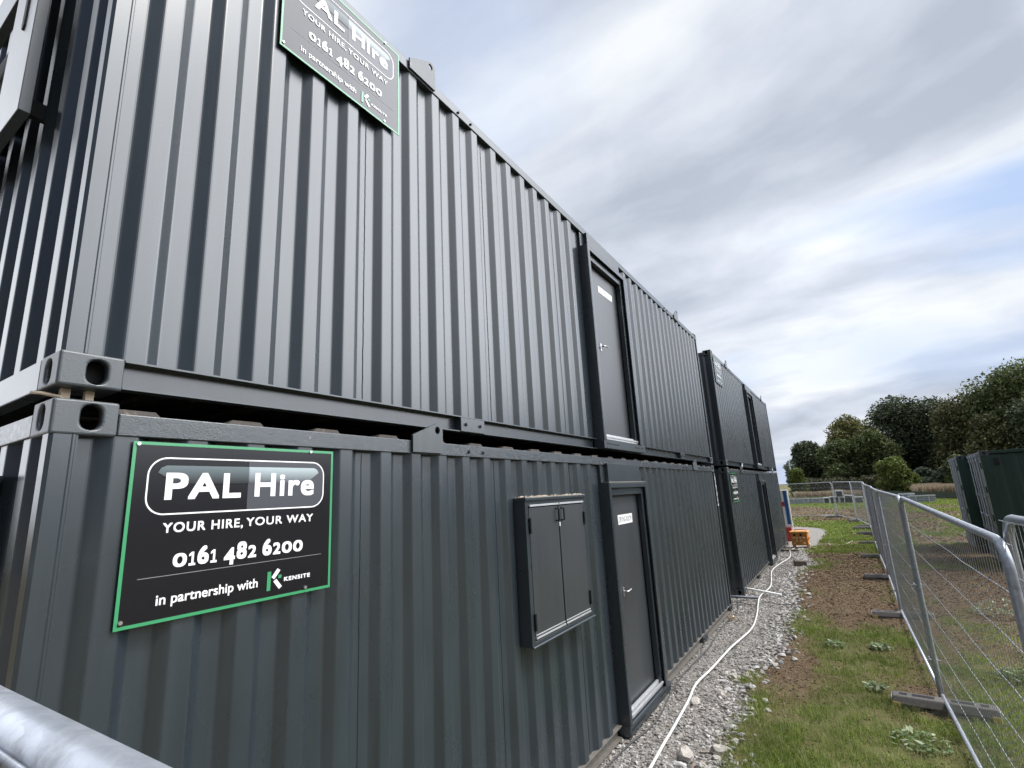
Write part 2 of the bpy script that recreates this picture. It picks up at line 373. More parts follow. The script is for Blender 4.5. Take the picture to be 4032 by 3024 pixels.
DY0, DY1 = 4.36, 5.53      # door frame
def make_container(pos, upper, label, hatch=False, worn=False, end_window=True, door_text='OFFICE'):
    root = empty('container_cabin', pos, label=label, cat='container', group='stacked grey container cabins')
    pm = M['paint']; rm = M['rail'] if worn else M['paint']
    zb, zt = .113, H - .113
    # front side wall (two lengths, one mesh) with weld seams
    mb = MB(); 
    for a, b_ in ((.075, DY0 + .01), (DY1 - .01, L - .075)):
        sheet(mb, corr_profile(a, b_, ENDS), zb, zt, lambda t, d, z: (d, t, z))
    for s_ in SEAMS:
        if DY0 - .05 < s_ < DY1 + .05: continue
        pts = []; z = zb
        while z < zt: pts.append((D_IN + .001, s_ + random.uniform(-.0012, .0012), z)); z += .02
        mb.tube(pts, .0028, 5)
    mb.build('side_wall', pm, root)
    mb = MB(); sheet(mb, corr_profile(.075, L - .075, ENDS), zb, zt, lambda t, d, z: (-WD - d, t, z)); mb.build('side_wall', pm, root)
    ee = [.19 + .247 * i for i in range(12)]
    mb = MB(); sheet(mb, corr_profile(.07, WD - .07, ee), zb, zt, lambda t, d, z: (-t, -d, z)); mb.build('end_wall', pm, root)
    mb = MB(); sheet(mb, corr_profile(.07, WD - .07, ee), zb, zt, lambda t, d, z: (-t, L + d, z)); mb.build('end_wall', pm, root)
    # posts
    for sx in (0, 1):
        for sy in (0, 1):
            P = lambda a, b_: ((-a if not sx else -WD + a), (b_ if not sy else L - b_))
            poly = [P(.004, .014), P(.014, .004), P(.062, .004), P(.062, .012), P(.075, .012), P(.075, .05), P(.05, .05), P(.05, .078), P(.006, .078), P(.006, .073), P(.002, .070), P(.002, .064), P(.004, .060)]
            mb = MB().prism(poly, 'z', CH - .002, H - CH + .002); mb.build('corner_post', pm, root)
    for sx in (1, -1):
        for sy in (-1, 1):
            casting(root, sx, sy, 0, False, M['cast']); casting(root, sx, sy, H - CH, True, M['cast'])
    # rails
    def top_rail(x0, x1, y0, y1): return MB().box(x0, x1, y0, y1, H - .113, H - .036)
    top_rail(-.06, 0, CL, L - CL).build('top_rail', rm, root, bevel=.004)
    top_rail(-WD, -WD + .06, CL, L - CL).build('top_rail', rm, root, bevel=.004)
    top_rail(-WD + .178, -.178, .001, .06).build('top_rail', rm, root, bevel=.004)
    top_rail(-WD + .178, -.178, L - .06, L - .001).build('top_rail', rm, root, bevel=.004)
    def chan(y0, y1, flip=False):
        q = [(-.001, zb), (-.001, zb - .007), (-.052, zb - .007), (-.052, .018), (-.004, .016), (-.004, .009), (-.060, .009), (-.060, zb)]
        if flip: q = [(-WD - x, z) for x, z in q]
        return MB().prism(q, 'y', y0, y1)
    bm_ = M['dusty'] if not upper else pm
    for a, b_ in ((CL, DY0 - .03), (DY1 + .15, L - CL)):
        chan(a, b_).build('bottom_rail', bm_, root)
    chan(CL, L - CL, True).build('bottom_rail', bm_, root)
    MB().box(-WD + .178, -.178, .001, .055, .004, zb).build('bottom_rail', pm, root, bevel=.004)
    MB().box(-WD + .178, -.178, L - .055, L - .001, .004, zb).build('bottom_rail', pm, root, bevel=.004)
    # roof sheet with humps + floor
    prof = [(.05, H - .055)]; t = .24
    while t < L - .25:
        prof += [(t - .10, H - .055), (t - .06, H - .017), (t + .06, H - .017), (t + .10, H - .055)]; t += .405
    prof.append((L - .05, H - .055))
    n = len(prof); mb = MB()
    mb.add([(-.02, a, b_) for a, b_ in prof] + [(-WD + .02, a, b_) for a, b_ in prof], [(i, i + 1, n + i + 1, n + i) for i in range(n - 1)])
    for j in range(1, n - 4, 4):   # closed hump ends
        c = prof[j:j + 4]; mb.add([(-.02, a, b_) for a, b_ in c], [(0, 1, 2, 3)])
    mb.build('roof', M['roofp'], root)
    mb = MB().box(-WD + .062, -.062, .06, L - .06, .03, .10)
    for i in range(24): mb.box(-WD + .07, -.07, .3 + i * .4, .36 + i * .4, .012, .029)
    mb.build('floor', M['dark'], root)
    # lifting lugs
    for y, w in ((1.60, .27), (8.19, .27)):
        dz = .03 if upper else 0.; y = y + .012; w = .262
        poly = [(y, H - .104), (y + w, H - .104), (y + w, H + .040 + dz)] + [(y + w - .042 + .042 * math.cos(R(q)), H + .040 + dz + .040 * math.sin(R(q))) for q in (25, 50, 75, 100)] + [(y, H - .004 - dz * .6)]
        bm = bmesh.new(); hole = [(y + w - .058 + .024 * math.cos(a * math.pi / 8), H + .036 + .024 * math.sin(a * math.pi / 8)) for a in range(16)]
        hole = [(y + w - .048 + .022 * math.cos(a * math.pi / 8), H + .036 + dz + .024 * math.sin(a * math.pi / 8)) for a in range(16)]
        for x in (.003, .017):
            o_ = [bm.verts.new((x, *p)) for p in poly]; h_ = [bm.verts.new((x, *p)) for p in hole]
            e = [bm.edges.new((o_[i], o_[(i + 1) % len(o_)])) for i in range(len(o_))] + [bm.edges.new((h_[i], h_[(i + 1) % 16])) for i in range(16)]
            bmesh.ops.triangle_fill(bm, use_beauty=True, edges=e)
            if x == .003: o1, h1 = o_, h_
            else:
                for A, B in ((o1, o_), (h1, h_)):
                    for i in range(len(A)): bm.faces.new((A[i], A[(i + 1) % len(A)], B[(i + 1) % len(A)], B[i]))
        bmesh.ops.recalc_face_normals(bm, faces=bm.faces)
        me = bpy.data.meshes.new('lifting_lug'); bm.to_mesh(me); bm.free(); me.materials.append(M['cast'])
        o = bpy.data.objects.new('lifting_lug', me); COL.objects.link(o); o.parent = root
    # bolted joint plates on bottom rail, bolts on top rail
    for y in (2.08, 7.55):
        MB().box(-.05, .003, y, y + .265, .010, zb - .009).build('joint_plate', pm, root, bevel=.003)
        for q in (.055, .215):
            MB().tube([(.002, y + q, .06), (.018, y + q, .06)], .011, 6).build('bolt', pm, root)
            MB().tube([(-.001, y + .08 + (q - .055), H - .079), (.014, y + .08 + (q - .055), H - .079)], .011, 6).build('bolt', pm, root)
    # door frame
    zf0, zf1 = (.10, 2.305); fw = .055; x1 = .072
    mb = MB(); 
    mb.box(-.05, x1, DY0, DY0 + .012, zf0, zf1); mb.box(x1 - .012, x1 + .002, DY0 + .0125, DY0 + fw, zf0, zf1 - .0005)
    mb.box(-.05, x1, DY1 - .012, DY1, zf0, zf1); mb.box(x1 - .012, x1 + .002, DY1 - fw, DY1 - .0125, zf0, zf1 - .0005)
    mb.box(-.05, x1, DY0 + .0125, DY1 - .0125, zf1 - .012, zf1 - .0005); mb.box(x1 - .012, x1 + .001, DY0 + fw + .001, DY1 - fw - .001, zf1 - fw, zf1 - .0125)
    # header plate above
    mb.box(-.05, -.012, DY0 + .005, DY1 - .005, zf1 + .002, H - .114)
    mb.box(-.05, .03, DY0 + .11, DY1 - .07, zf1 + .001, H - .095)
    mb.build('door_frame', M['paint'], root, bevel=.002)
    mb = MB(); iy0, iy1 = DY0 + fw, DY1 - fw
    mb.box(-.02, .035, iy0 - .03, iy0 + .05, zf0 + .03, zf1 - .045); mb.box(-.02, .035, iy1 - .05, iy1 + .03, zf0 + .03, zf1 - .045)
    mb.box(-.02, .0345, iy0 + .051, iy1 - .051, zf1 - .13, zf1 - .046)
    mb.build('inner_frame', M['paint'], root, bevel=.002)
    door = MB().box(-.045, -.032, iy0 + .02, iy1 - .02, zf0 + .03, zf1 - .06).build('door', M['door'], root, bevel=.002)
    mb = MB()
    hy = 4.745; hz = 1.20 if not upper else 1.20
    mb.box(-.032, -.026, hy - .014, hy + .018, hz - .05, hz + .04)
    mb.tube([(-.022, hy, hz), (.014, hy, hz), (.020, hy + .02, hz + .002), (.018, hy + .10, hz + .008)], .008, 8)
    mb.build('door_handle', M['chrome'], door, bevel=.002)
    if door_text:
        y0_, y1_ = (4.775, 5.21) if not upper else (4.83, 5.26)
        zz = (1.862, 1.962) if not upper else (1.905, 1.985)
        MB().box(-.0315, -.0295, y0_, y1_, *zz).build('door_label', M['labelw'], door)
        w = y1_ - y0_; q = (.06, .94) if not upper else (.36, .66)
        V, F = text_mesh(door_text, (y0_ + w * q[0], zz[0] + .022, y0_ + w * q[1], zz[1] - .022), 0)
        mb = MB(); mb.add([(-.0290, a, b_) for a, b_ in V], F); mb.build('label_lettering', M['ink'], door)
    mb = MB(); mb.box(-.03, .040, iy0 + .001, iy1 - .001, zf0 + .012, zf0 + .030); mb.box(.030, .050, iy0 + .001, iy1 - .001, zf0 + .035, zf0 + .050); mb.box(-.012, .012, iy0 + .052, iy1 - .052, zf0 + .035, zf0 + .075)
    mb.build('threshold', M['alu'], root, bevel=.002)
    # sill channel below the door, with fork slots
    mb = MB(); ya, yb = DY0 - .005, DY1 + .13
    mb.box(-.05, x1 - .004, ya, yb, .012, zf0 - .001)
    mb.build('door_sill', pm, root, bevel=.003)
    for a, b_ in ((.05, .42), (.92, 1.10), (1.14, 1.22)):
        MB().box(x1 - .005, x1 - .002, ya + a, ya + b_, .052, .070).build('sill_slot', M['black'], root)
    if not upper:
        mb = MB().box(.0, x1 - .004, DY0 + .02, DY1 - .01, zf1 + .0015, zf1 + .006); mb.build('frame_ledge', M['ledge'], root)
    # window on the end wall
    if end_window and upper:
        wx0, wx1, z0_, z1_ = -2.30, -.58, 1.26, 2.36
        mb = MB(); yf, yk = -.10, -.058
        mb.box(wx1 - .38, wx1, yf, yk, z0_, z1_); mb.box(wx0, wx0 + .38, yf, yk, z0_, z1_)
        mb.box(wx0 + .381, wx1 - .381, yf + .001, yk, z0_ + .001, z0_ + .24); mb.box(wx0 + .381, wx1 - .381, yf + .001, yk, z1_ - .24, z1_ - .001)
        w = mb.build('window', M['paint'], root, bevel=.003)
        mb = MB().box(wx0 + .381, wx1 - .381, -.030, -.012, z0_ + .24, z1_ - .24); mb.build('pane', M['glass'], w)
        for x in (wx0 + .2, wx1 - .1): 
            for z in (z0_ + .12, z1_ - .12): MB().box(x - .06, x - .03, -.058, .03, z - .04, z + .04).build('bracket', M['dark'], w)
        mb = MB().prism(stadium(wx1 - .16, 1.86, .035, .20, 3), 'y', yf - .006, yf + .004); mb.build('slot', M['black'], w)
    if end_window and not upper:
        mb = MB(); mb.box(-1.5, -.40, -.045, -.004, 1.25, 2.36); mb.box(-1.52, -.38, -.055, .0, 2.361, 2.375)
        w = mb.build('shutter', pm, root, bevel=.003)
    if hatch:
        y0_, y1_, z0_, z1_, xf = 2.69, 3.705, 1.185, 2.20, .09
        mb = MB(); t = .045
        mb.box(-.03, xf, y0_, y0_ + t, z0_, z1_); mb.box(-.03, xf, y1_ - t, y1_, z0_, z1_)
        mb.box(-.03, xf - .001, y0_ + t, y1_ - t, z0_, z0_ + .035); mb.box(-.03, xf + .012, y0_ - .008, y1_ + .008, z1_ - .022, z1_)
        mb.box(-.03, xf - .001, y0_ + t, y1_ - t, z1_ - .065, z1_ - .0225)
        mb.tube([(xf + .012, y0_ - .012, z0_ + .006), (xf + .012, y1_ + .012, z0_ + .006)], .009, 8)
        fr = mb.build('hatch_frame', M['paint'], root, bevel=.003)
        MB().box(-.02, xf + .006, y0_, y1_, z1_ + .001, z1_ + .005).build('ledge', M['ledge'], fr)
        mb = MB(); rr_ = random.Random(4)
        for i in range(150):
            fy = rr_.uniform(y0_, y1_); fx = rr_.uniform(.0, xf); s_ = rr_.uniform(.004, .014); a = rr_.uniform(0, 3.1); fz = z1_ + .006; hz_ = rr_.uniform(.001, .012)
            mb.add([(fx - s_ * math.cos(a) * .5, fy - s_ * math.sin(a), fz), (fx + s_ * .5, fy, fz + .001), (fx + s_ * math.cos(a) * .5, fy + s_ * math.sin(a), fz + hz_), (fx - s_ * .5, fy + s_ * .3, fz + hz_ * .6)], [(0, 1, 2, 3)])
        mb.build('flaked_paint', M['pale'], fr, kind='stuff')
        mid = (y0_ + y1_) / 2
        for k_, (a, b_) in enumerate(((y0_ + t + .003, mid - .009), (mid + .009, y1_ - t - .003))):
            d = MB().box(xf - .024, xf + .002, a, b_, z0_ + .045, z1_ - .075).build('shutter_door', M['door'], root, bevel=.002)
            hy_ = a + .0 if k_ == 0 else b_
            for z in (z0_ + .16, z1_ - .20):
                MB().tube([(xf + .010, hy_ + (-.004 if k_ == 0 else .004), z - .055), (xf + .010, hy_ + (-.004 if k_ == 0 else .004), z + .055)], .010, 8).build('hinge', M['dark'], d)
            yy = b_ - .035 if k_ == 0 else a + .035
            mb = MB().tube([(xf + .002, yy, z1_ - .095), (xf + .03, yy, z1_ - .10), (xf + .03, yy, z1_ - .185), (xf + .002, yy, z1_ - .19)], .007, 8); mb.build('handle', M['dark'], d)
            for q in ((xf + .0025, xf + .010, a + .002, b_ - .002, z0_ + .047, z0_ + .058), (xf + .0025, xf + .007, a + .002, b_ - .002, z0_ + .070, z0_ + .076), (xf + .0015, xf + .012, a - .001, b_ + .002, z1_ - .066, z1_ - .052)):
                MB().box(*q).build('weather_bar', M['alu'], d, bevel=.001)
        MB().box(xf + .003, xf + .012, mid - .008, mid + .006, z1_ - .235, z1_ - .205).build('latch', M['whitep'], root, bevel=.002)
    return root

Z1 = 2.6424
Y2 = 11.22
make_container((0, 0, 0), False, 'nearest ground level grey container with shuttered hatch, worn top rail and DRYING ROOM door', hatch=True, worn=True, door_text='DRYING ROOM')
make_container((0, 0, Z1), True, 'nearest upper grey container whose door is labelled OFFICE, sky-lit wall', door_text='OFFICE')
make_container((0, Y2, 0), False, 'farther ground level grey container next to the orange power box', worn=True, door_text=None, end_window=False)
make_container((0, Y2, Z1), True, 'farther upper grey container at the end of the row', door_text=None, end_window=False)
# timber and steel packers between the corner castings
for x, y in ((-.07, .045), (-.07, .11)):
    tag(MB().box(x - .012, x + .012, y - .012, y + .012, H + .001, Z1 - .001).build('packer', M['pale']),
        'pale packer peg between the stacked corner castings, ' + ('nearer the end wall' if y < .1 else 'nearer the side wall rail'), 'packer', 'packers between the stacked castings')
tag(MB().tube([(-.16, -.015, H + .036), (-.08, -.012, H + .022), (-.04, .03, H + .008)], .006, 6).build('tie_rod', M['pale']),
    'pale stick poking out of the gap between the near corner castings', 'stick')

sgn = make_sign()
signs = [((.004, .231, 1.851), 'black site sign with green border on the nearest lower container'),
         ((.012, .672, 4.528), 'site sign reflecting the sky, fixed high on the nearest upper container'),
         ((.004, Y2 + .17, 1.851), 'black site sign on the farther lower container, seen at a steep angle'),
         ((.012, Y2 + .12, 4.50), 'pale reflecting site sign on the farther upper container')]
for i, (p, lb) in enumerate(signs):
    s_ = sgn if i == 0 else copy_tree(sgn)
    s_.location = p; tag(s_, lb, 'sign', 'black printed site signs on the containers')

# ------------------------------------------------------------------ dark green containers on the right
def make_store(pos, rz, label):
    root = empty('storage_container', pos, rz, label=label, cat='container', group='dark green storage containers behind the fence')
    l, w, h = 6.06, 2.44, 2.6; g = M['green']
    # local: door end at x=0 facing -x, front side y=0 facing -y
    pts = [(.12, .012)]; t = .30
    while t < l - .3: pts += [(t, .012), (t + .07, .045), (t + .14, .045), (t + .21, .012)]; t += .28
    pts.append((l - .12, .012)); pts = arc_pts(pts)
    for yy, sg in ((0, 1), (w, -1)):
        mb = MB(); sheet(mb, pts, .16, h - .1, lambda a, d, z: (a, yy + sg * d, z)); mb.build('side_wall', g, root)
    mb = MB().box(l - .03, l - .005, .05, w - .05, .15, h - .08); mb.build('end_wall', g, root)
    mb = MB().box(.05, l - .05, .03, w - .03, h - .06, h - .035); mb.build('roof', M['roofp'], root)
    for x in (0, l - .18):
        for y in (0, w - .16):
            MB().box(x + .004, x + .16, y + .004, y + .15, .12, h - .12).build('corner_post', g, root, bevel=.005)
            for z in (0, h - .118):
                c = MB().box(x, x + .178, y, y + .162, z, z + .118).build('corner_casting', M['cast'], root, bevel=.006)
                MB().prism(stadium(x + .089, z + .06, .06, .08), 'y', y - .002, y + .164).build('casting_hole', M['black'], c)
    for y in (0, w - .06):
        MB().box(.178, l - .178, y + .002, y + .058, h - .08, h - .008).build('top_rail', g, root, bevel=.004)
        MB().box(.178, l - .178, y + .002, y + .058, .01, .16).build('bottom_rail', g, root, bevel=.004)
    MB().box(.01, .10, .16, w - .16, h - .13, h - .02).build('door_header', g, root, bevel=.004)
    MB().box(.01, .10, .16, w - .16, .02, .14).build('door_sill', g, root, bevel=.004)
    for a, b_ in ((.16, w / 2 - .005), (w / 2 + .005, w - .16)):
        pr = [(a, 0.03)]; zz = .3
        d = MB().box(.02, .06, a, b_, .145, h - .135).build('door', g, root, bevel=.004)
        for q in (.22, .78):
            y = a + (b_ - a) * q; mb = MB().tube([(-.03, y, .10), (-.03, y, h - .08)], .017, 8)
            for z in (.16, .75, 1.55, h - .2): mb.box(-.055, .02, y - .045, y + .045, z - .03, z + .03)
            for z in (.09, h - .09): mb.box(-.06, .012, y - .05, y + .05, z - .035, z + .035)
            mb.tube([(-.05, y, 1.1), (-.055, y + .35 * (1 if q < .5 else -1), 1.08)], .011, 6)
            mb.build('lock_bar', M['bar'], d)
        y = a + .03 if a < 1 else b_ - .03
        for z in (.4, 1.05, 1.7, 2.25): MB().box(-.02, .02, y - .06, y + .06, z - .07, z + .07).build('hinge', g, d)
    for x in (.20,):
        MB().box(x + .03, x + .12, -.012, .02, 2.25, 2.42).build('vent', M['black'], root, bevel=.004)
        MB().box(x + .03, x + .12, -.012, .02, .95, 1.12).build('vent', M['black'], root, bevel=.004)
    return root
ra = math.atan2(-.076, .997)
make_store((4.843, 15.582, .108), ra, 'dark green storage container nearest the fence, side wall facing us')
make_store((4.878, 18.819, .108), ra, 'dark green storage container behind the first, only its lock bars and corner showing')

# ------------------------------------------------------------------ temporary fence
def fence_panel(a, b_, za, zb, label, near=False, h=1.93, front=False):
    a = Vector(a); b_ = Vector(b_); d = (b_ - a); ln = d.length; ang = math.atan2(d.y, d.x)
    root = empty('mesh_fence', (a.x, a.y, za), ang, label=label, cat='fence', group='galvanised mesh fence panels')
    root.rotation_euler = (0, -math.atan2(zb - za, ln), ang)
    r = .021; e = .045; c = .13; z0 = .13; n = 12 if near else 8
    x0, x1 = e, ln - e
    pts = [(x0, 0, .03)]
    pts += [(x0, 0, z0 + .2), (x0, 0, h - c - .3), (x0, 0, h - c)]
    for k in range(1, 6): w = R(18 * k); pts.append((x0 + c - c * math.cos(w), 0, h - c + c * math.sin(w)))
    pts += [(x0 + c + .2, 0, h), (x1 - c - .2, 0, h)]
    for k in range(0, 6): w = R(18 * k); pts.append((x1 - c + c * math.sin(w), 0, h - c + c * math.cos(w)))
    pts += [(x1, 0, h - c - .3), (x1, 0, z0 + .2), (x1, 0, .03)]
    mb = MB().tube(pts, r, n); mb.tube([(x0, 0, z0), (x1, 0, z0)], r * .8, n)
    mb.build('frame', M['galv'], root, smooth=True)
    y = -.017 if not near else -.019
    for k, z in enumerate((.36, .64, .92, 1.20, 1.48, 1.74)):
        mb = MB()
        wob = [(x0 + (x1 - x0) * i / 12, y + random.uniform(-.003, .003), z + random.uniform(-.004, .004)) for i in range(13)]
        mb.tube(wob, .0030, 5); mb.build('horizontal_wire', M['galv'], root, smooth=True)
    wz = h + .003 if front else h - .012
    if front: y = -.0235
    mb = MB(); mb.tube([(x0, y, wz), (x1, y, wz)] if front else [(x0, y, h - .012), (x1, y, h - .012)] if near else [(x0 + .1, y, h - .012), (x1 - .1, y, h - .012)], .0028, 5)
    mb.build('horizontal_wire', M['galv'], root, smooth=True)
    # vertical wires: one mesh (pattern)
    step = .058; m_ = int((x1 - x0 - .04) / step); V = []; F = []
    for i in range(m_):
        x = x0 + .03 + i * step; rr = .0026 if front else .0016
        top = wz if x0 + c < x < x1 - c else h - .06
        for z in (z0, top):
            for q in range(3): w = 2.094 * q; V.append((x + rr * math.cos(w), y + rr * math.sin(w) + .002, z))
        o = i * 6
        for q in range(3): F.append((o + q, o + (q + 1) % 3, o + 3 + (q + 1) % 3, o + 3 + q))
    np_mesh('mesh_infill', V, F, M['wire'], root)
    for z in (1.12, .42):
        mb = MB()
        mb.box(-.05, .075, -.034, -.024, z - .017, z + .017); mb.box(-.05, .075, .024, .034, z - .017, z + .017)
        mb.tube([(0.0, -.055, z), (0.0, .055, z)], .008, 6); mb.build('coupler', M['galv'], root, bevel=.002)
    return root
nodes = [((2.63, 2.66), -.10), ((2.533, 6.289), 0), ((2.502, 10.10), 0), ((2.555, 13.68), 0), ((2.572, 17.3), 0), ((2.62, 20.9), 0), ((2.69, 24.5), .02), ((2.735, 27.9), .04), ((2.31, 32.0), .06), ((1.43, 35.2), .08), ((-2.2, 36.0), .08), ((-5.8, 36.2), .08)]
nm = ['mesh fence panel directly behind the frontmost yellow-taped block, largest one on the right', 'second mesh fence panel along the path, past the frontmost block', 'third mesh fence panel along the path', 'fourth mesh fence panel along the path', 'fifth mesh fence panel along the path', 'sixth mesh fence panel along the path', 'seventh mesh fence panel, last before the line bends left',
      'mesh fence panel turning left in front of the far field', 'narrow mesh fence panel at the far bend of the fence', 'mesh fence panel crossing the path beyond the grey containers', 'farthest left mesh fence panel, mostly behind the containers']
for i in range(len(nodes) - 1):
    (a, za), (b_, zb_) = nodes[i], nodes[i + 1]
    fence_panel(a, b_, za, zb_, nm[i], near=i < 2, h=2.0 if i < 3 else 2.02)
fence_panel((2.675, 2.83), (2.80, -.8), .0, .0, 'mesh fence panel at the right edge, only its rounded corner in view', near=True, h=2.0)
fence_panel((-1.7, -.378), (1.93, -.378), .0, .0, 'close mesh fence panel across the bottom left corner', near=True, h=2.045, front=True)

def make_block(tape=False):
    root = empty('fence_block')
    l, w, h = .78, .20, .135
    prof = [(-w / 2, 0), (w / 2, 0), (w / 2, h * .55), (w / 2 - .03, h), (-w / 2 + .03, h), (-w / 2, h * .55)]
    mb = MB().prism(prof, 'x', -l / 2, l / 2); mb.build('body', M['block'], root, bevel=.012, seg=3)
    for a, b_ in ((-.33, -.27), (-.23, -.06), (.06, .23), (.27, .33)):
        MB().box(a, b_, -.03, .03, h - .002, h + .0015).build('slot', M['black'], root)
    for a, b_ in ((-.16, -.08), (.08, .16)): MB().box(a, b_, -w / 2 - .0015, -w / 2 + .003, h * .38, h * .5).build('slot', M['black'], root)
    if tape:
        for s_ in (-1, 1):
            t0 = s_ * (l / 2 - .03)
            MB().box(min(t0 - .03, t0 + .03), max(t0 - .03, t0 + .03), -w / 2 - .004, -w / 2 + .002, .02, h * .62).build('reflective_tape', M['yellow'], root, bevel=.001)
            MB().box(min(s_ * (l / 2), s_ * (l / 2 + .006)), max(s_ * (l / 2), s_ * (l / 2 + .006)), -w / 2 + .02, w / 2 - .03, .03, h * .9).build('end_sticker', M['whitep'], root, bevel=.002)
    return root
bt = make_block(True); bp = make_block(False); first = {True: bt, False: bp}; used = {True: False, False: False}
bl = [(2.52, 6.08, .0, -.08, True, 'rubber fence block with yellow taped ends in the grass, nearest of the row'),
      (2.50, 9.92, .0, .02, True, 'fence block with pale yellow end cap, second of the row'),
      (2.50, 13.75, .0, .03, False, 'plain dark fence block on bare soil, third of the row'), (2.52, 17.4, .0, 0, False, 'plain dark fence block on bare soil, fourth of the row'),
      (2.55, 20.95, .0, .05, False, 'plain fence block near the straw, fifth of the row'), (2.60, 24.6, .02, 0, False, 'plain fence block in the sixth place of the row'),
      (2.62, 28.0, .04, .15, False, 'fence block by the bend of the fence, tilted pair bottom'), (2.45, 27.1, .04, .1, False, 'loose fence block beside the fence bend'),
      (2.25, 32.0, .06, .6, False, 'fence block under the far corner panel'), (1.25, 35.1, .08, .2, False, 'far fence block in front of the soil heap'),
      (2.63, 2.62, -.1, 0, False, 'fence block under the nearest panel joint, below the frame edge')]
for x, y, z, a, tp, lb in bl[:-1]:
    o = first[tp] if not used[tp] else copy_tree(first[tp]); used[tp] = True
    o.location = (x, y, z); o.rotation_euler = (0, 0, a); tag(o, lb, 'fence block', 'fence feet')

# ------------------------------------------------------------------ hose, cables, pipes
def smooth_path(p, n=6):
    p = [Vector(q) for q in p]; out = []
    for i in range(len(p) - 1):
        a = p[max(i - 1, 0)]; b_ = p[i]; c = p[i + 1]; d = p[min(i + 2, len(p) - 1)]
        for k in range(n):
            t = k / n; out.append(.5 * ((2 * b_) + (-a + c) * t + (2 * a - 5 * b_ + 4 * c - d) * t * t + (-a + 3 * b_ - 3 * c + d) * t ** 3))
    out.append(p[-1]); return out
HOSE = [(0.462, 2.524), (0.429, 3.224), (0.395, 3.924), (0.377, 4.3), (0.363, 4.713), (0.331, 5.351), (0.291, 5.87), (0.34, 6.481), (.394, 7.43), (.50, 8.5), (.45, 9.5), (.36, 10.35), (.30, 11.14), (.36, 12.3), (.16, 14.4), (.22, 15.8), (.34, 17.0), (.30, 18.0), (.22, 18.9), (.30, 19.6)]
tag(MB().tube(smooth_path([(x, y, .035) for x, y in HOSE]), .0130, 8).build('hose', M['hose'], smooth=True), 'white hose snaking along the gravel beside the containers', 'hose')
c1 = MB().tube(smooth_path([(.06, 3.6, .02), (.09, 4.2, .015), (.16, 4.8, .012), (.10, 5.6, .03), (.07, 6.3, .02), (.11, 7.4, .02), (.06, 8.4, .015), (.10, 9.6, .02), (.02, 10.3, .02), (-.15, 11.2, .02)]), .007, 6)
tag(c1.build('cable', M['cable'], smooth=True), 'thin dark cable lying along the foot of the nearest container', 'cable')
tag(MB().tube(smooth_path([(-.3, 10.5, .02), (.05, 10.45, .02), (.3, 10.32, .02), (.45, 10.6, .03), (.7, 10.5, .02), (.9, 10.55, .02)]), .006, 6).build('cable', M['cable'], smooth=True), 'thin dark cable crossing the gravel under the white hose', 'cable')
tag(MB().tube([(-.75, 11.75, .16), (.668, 11.285, .045)], .021, 10).build('waste_pipe', M['whitep'], smooth=True), 'straight white pipe coming out between the container stacks', 'pipe')
tag(MB().tube([(-.7, 10.82, .05), (.30, 10.85, .05)], .024, 10).build('drain_pipe', M['greyp'], smooth=True), 'dark grey pipe lying between the container stacks', 'pipe')
tag(MB().tube(smooth_path([(.02, 11.35, .3), (.06, 11.2, .12), (.10, 11.0, .04), (.02, 10.6, .03), (-.2, 10.3, .03)]), .008, 6).build('cable', M['cable'], smooth=True), 'loose grey cable hanging at the corner of the farther stack', 'cable')
for y0_, lb in ((1.70, 'white strap hanging from lifting lug on the nearer side of the farther stack'), (8.05, 'white strap hanging from lifting lug at the far end of the farther stack')):
    y = Y2 + y0_
    tag(MB().tube(smooth_path([(.03, y + .15, 2.72), (.045, y + .02, 2.66), (.03, y + .0, 2.58), (.03, y + .05, 2.50)]), .012, 6).build('strap', M['bar'], smooth=True), lb, 'strap')
# white sealing foam strip on the far edge
tag(MB().tube([(.004, 9.80 + .0 * i + random.uniform(-.006, .006), 2.45 - i * .04) for i in range(16)], [.007 + random.uniform(-.004, .006) for _ in range(16)], 6).build('sealant_strip', M['whitep']), 'ragged white sealant strip at the far edge of the nearest lower container', 'sealant')

# ------------------------------------------------------------------ power box
pb = empty('power_box', (.215, 19.9, 0), R(-4), label='orange site power distribution box with round sockets on short legs', cat='power box')
MB().box(0, .50, 0, .38, .10, .50).build('body', M['orange'], pb, bevel=.008)
MB().box(-.025, .535, -.03, .40, .50, .56).build('lid', M['orangel'], pb, bevel=.012)
for x in (.02, .44):
    for y in (.02, .32): MB().box(x, x + .04, y, y + .04, 0, .10).build('leg', M['orange'], pb)
for x, z in [(.12, .45), (.31, .45), (.09, .35), (.18, .35), (.29, .35), (.39, .35), (.17, .26), (.30, .26), (.10, .17), (.39, .17)]:
    MB().tube([(x, .002, z), (x, -.05, z - .012)], .034, 12).build('socket', M['socket'] if z < .42 else M['dark'], pb, bevel=.004)
mb = MB().tube([(.50, .05, .30), (.55, .05, .34), (.55, .33, .34), (.50, .33, .30)], .012, 6); mb.build('handle', M['red'], pb)
MB().tube(smooth_path([(.1, .38, .56), (.15, .2, .60), (.4, .2, .60), (.45, .38, .56)]), .013, 6).build('carry_rail', M['red'], pb)
tag(MB().tube(smooth_path([(.72, 19.95, .2), (.85, 19.7, .05), (1.1, 20.1, .03), (1.5, 20.6, .03), (1.8, 21.2, .03), (2.1, 23.0, .03)]), .013, 6).build('cable', M['rope'], smooth=True), 'pale yellow cable trailing right from the orange power box', 'cable')
tag(MB().tube(smooth_path([(.70, 20.0, .15), (.9, 20.3, .04), (1.15, 20.2, .03), (1.3, 20.9, .03), (1.2, 21.8, .03), (1.7, 22.4, .03)]), .011, 6).build('cable', M['hose'], smooth=True), 'pale looped cable behind the orange power box', 'cable')
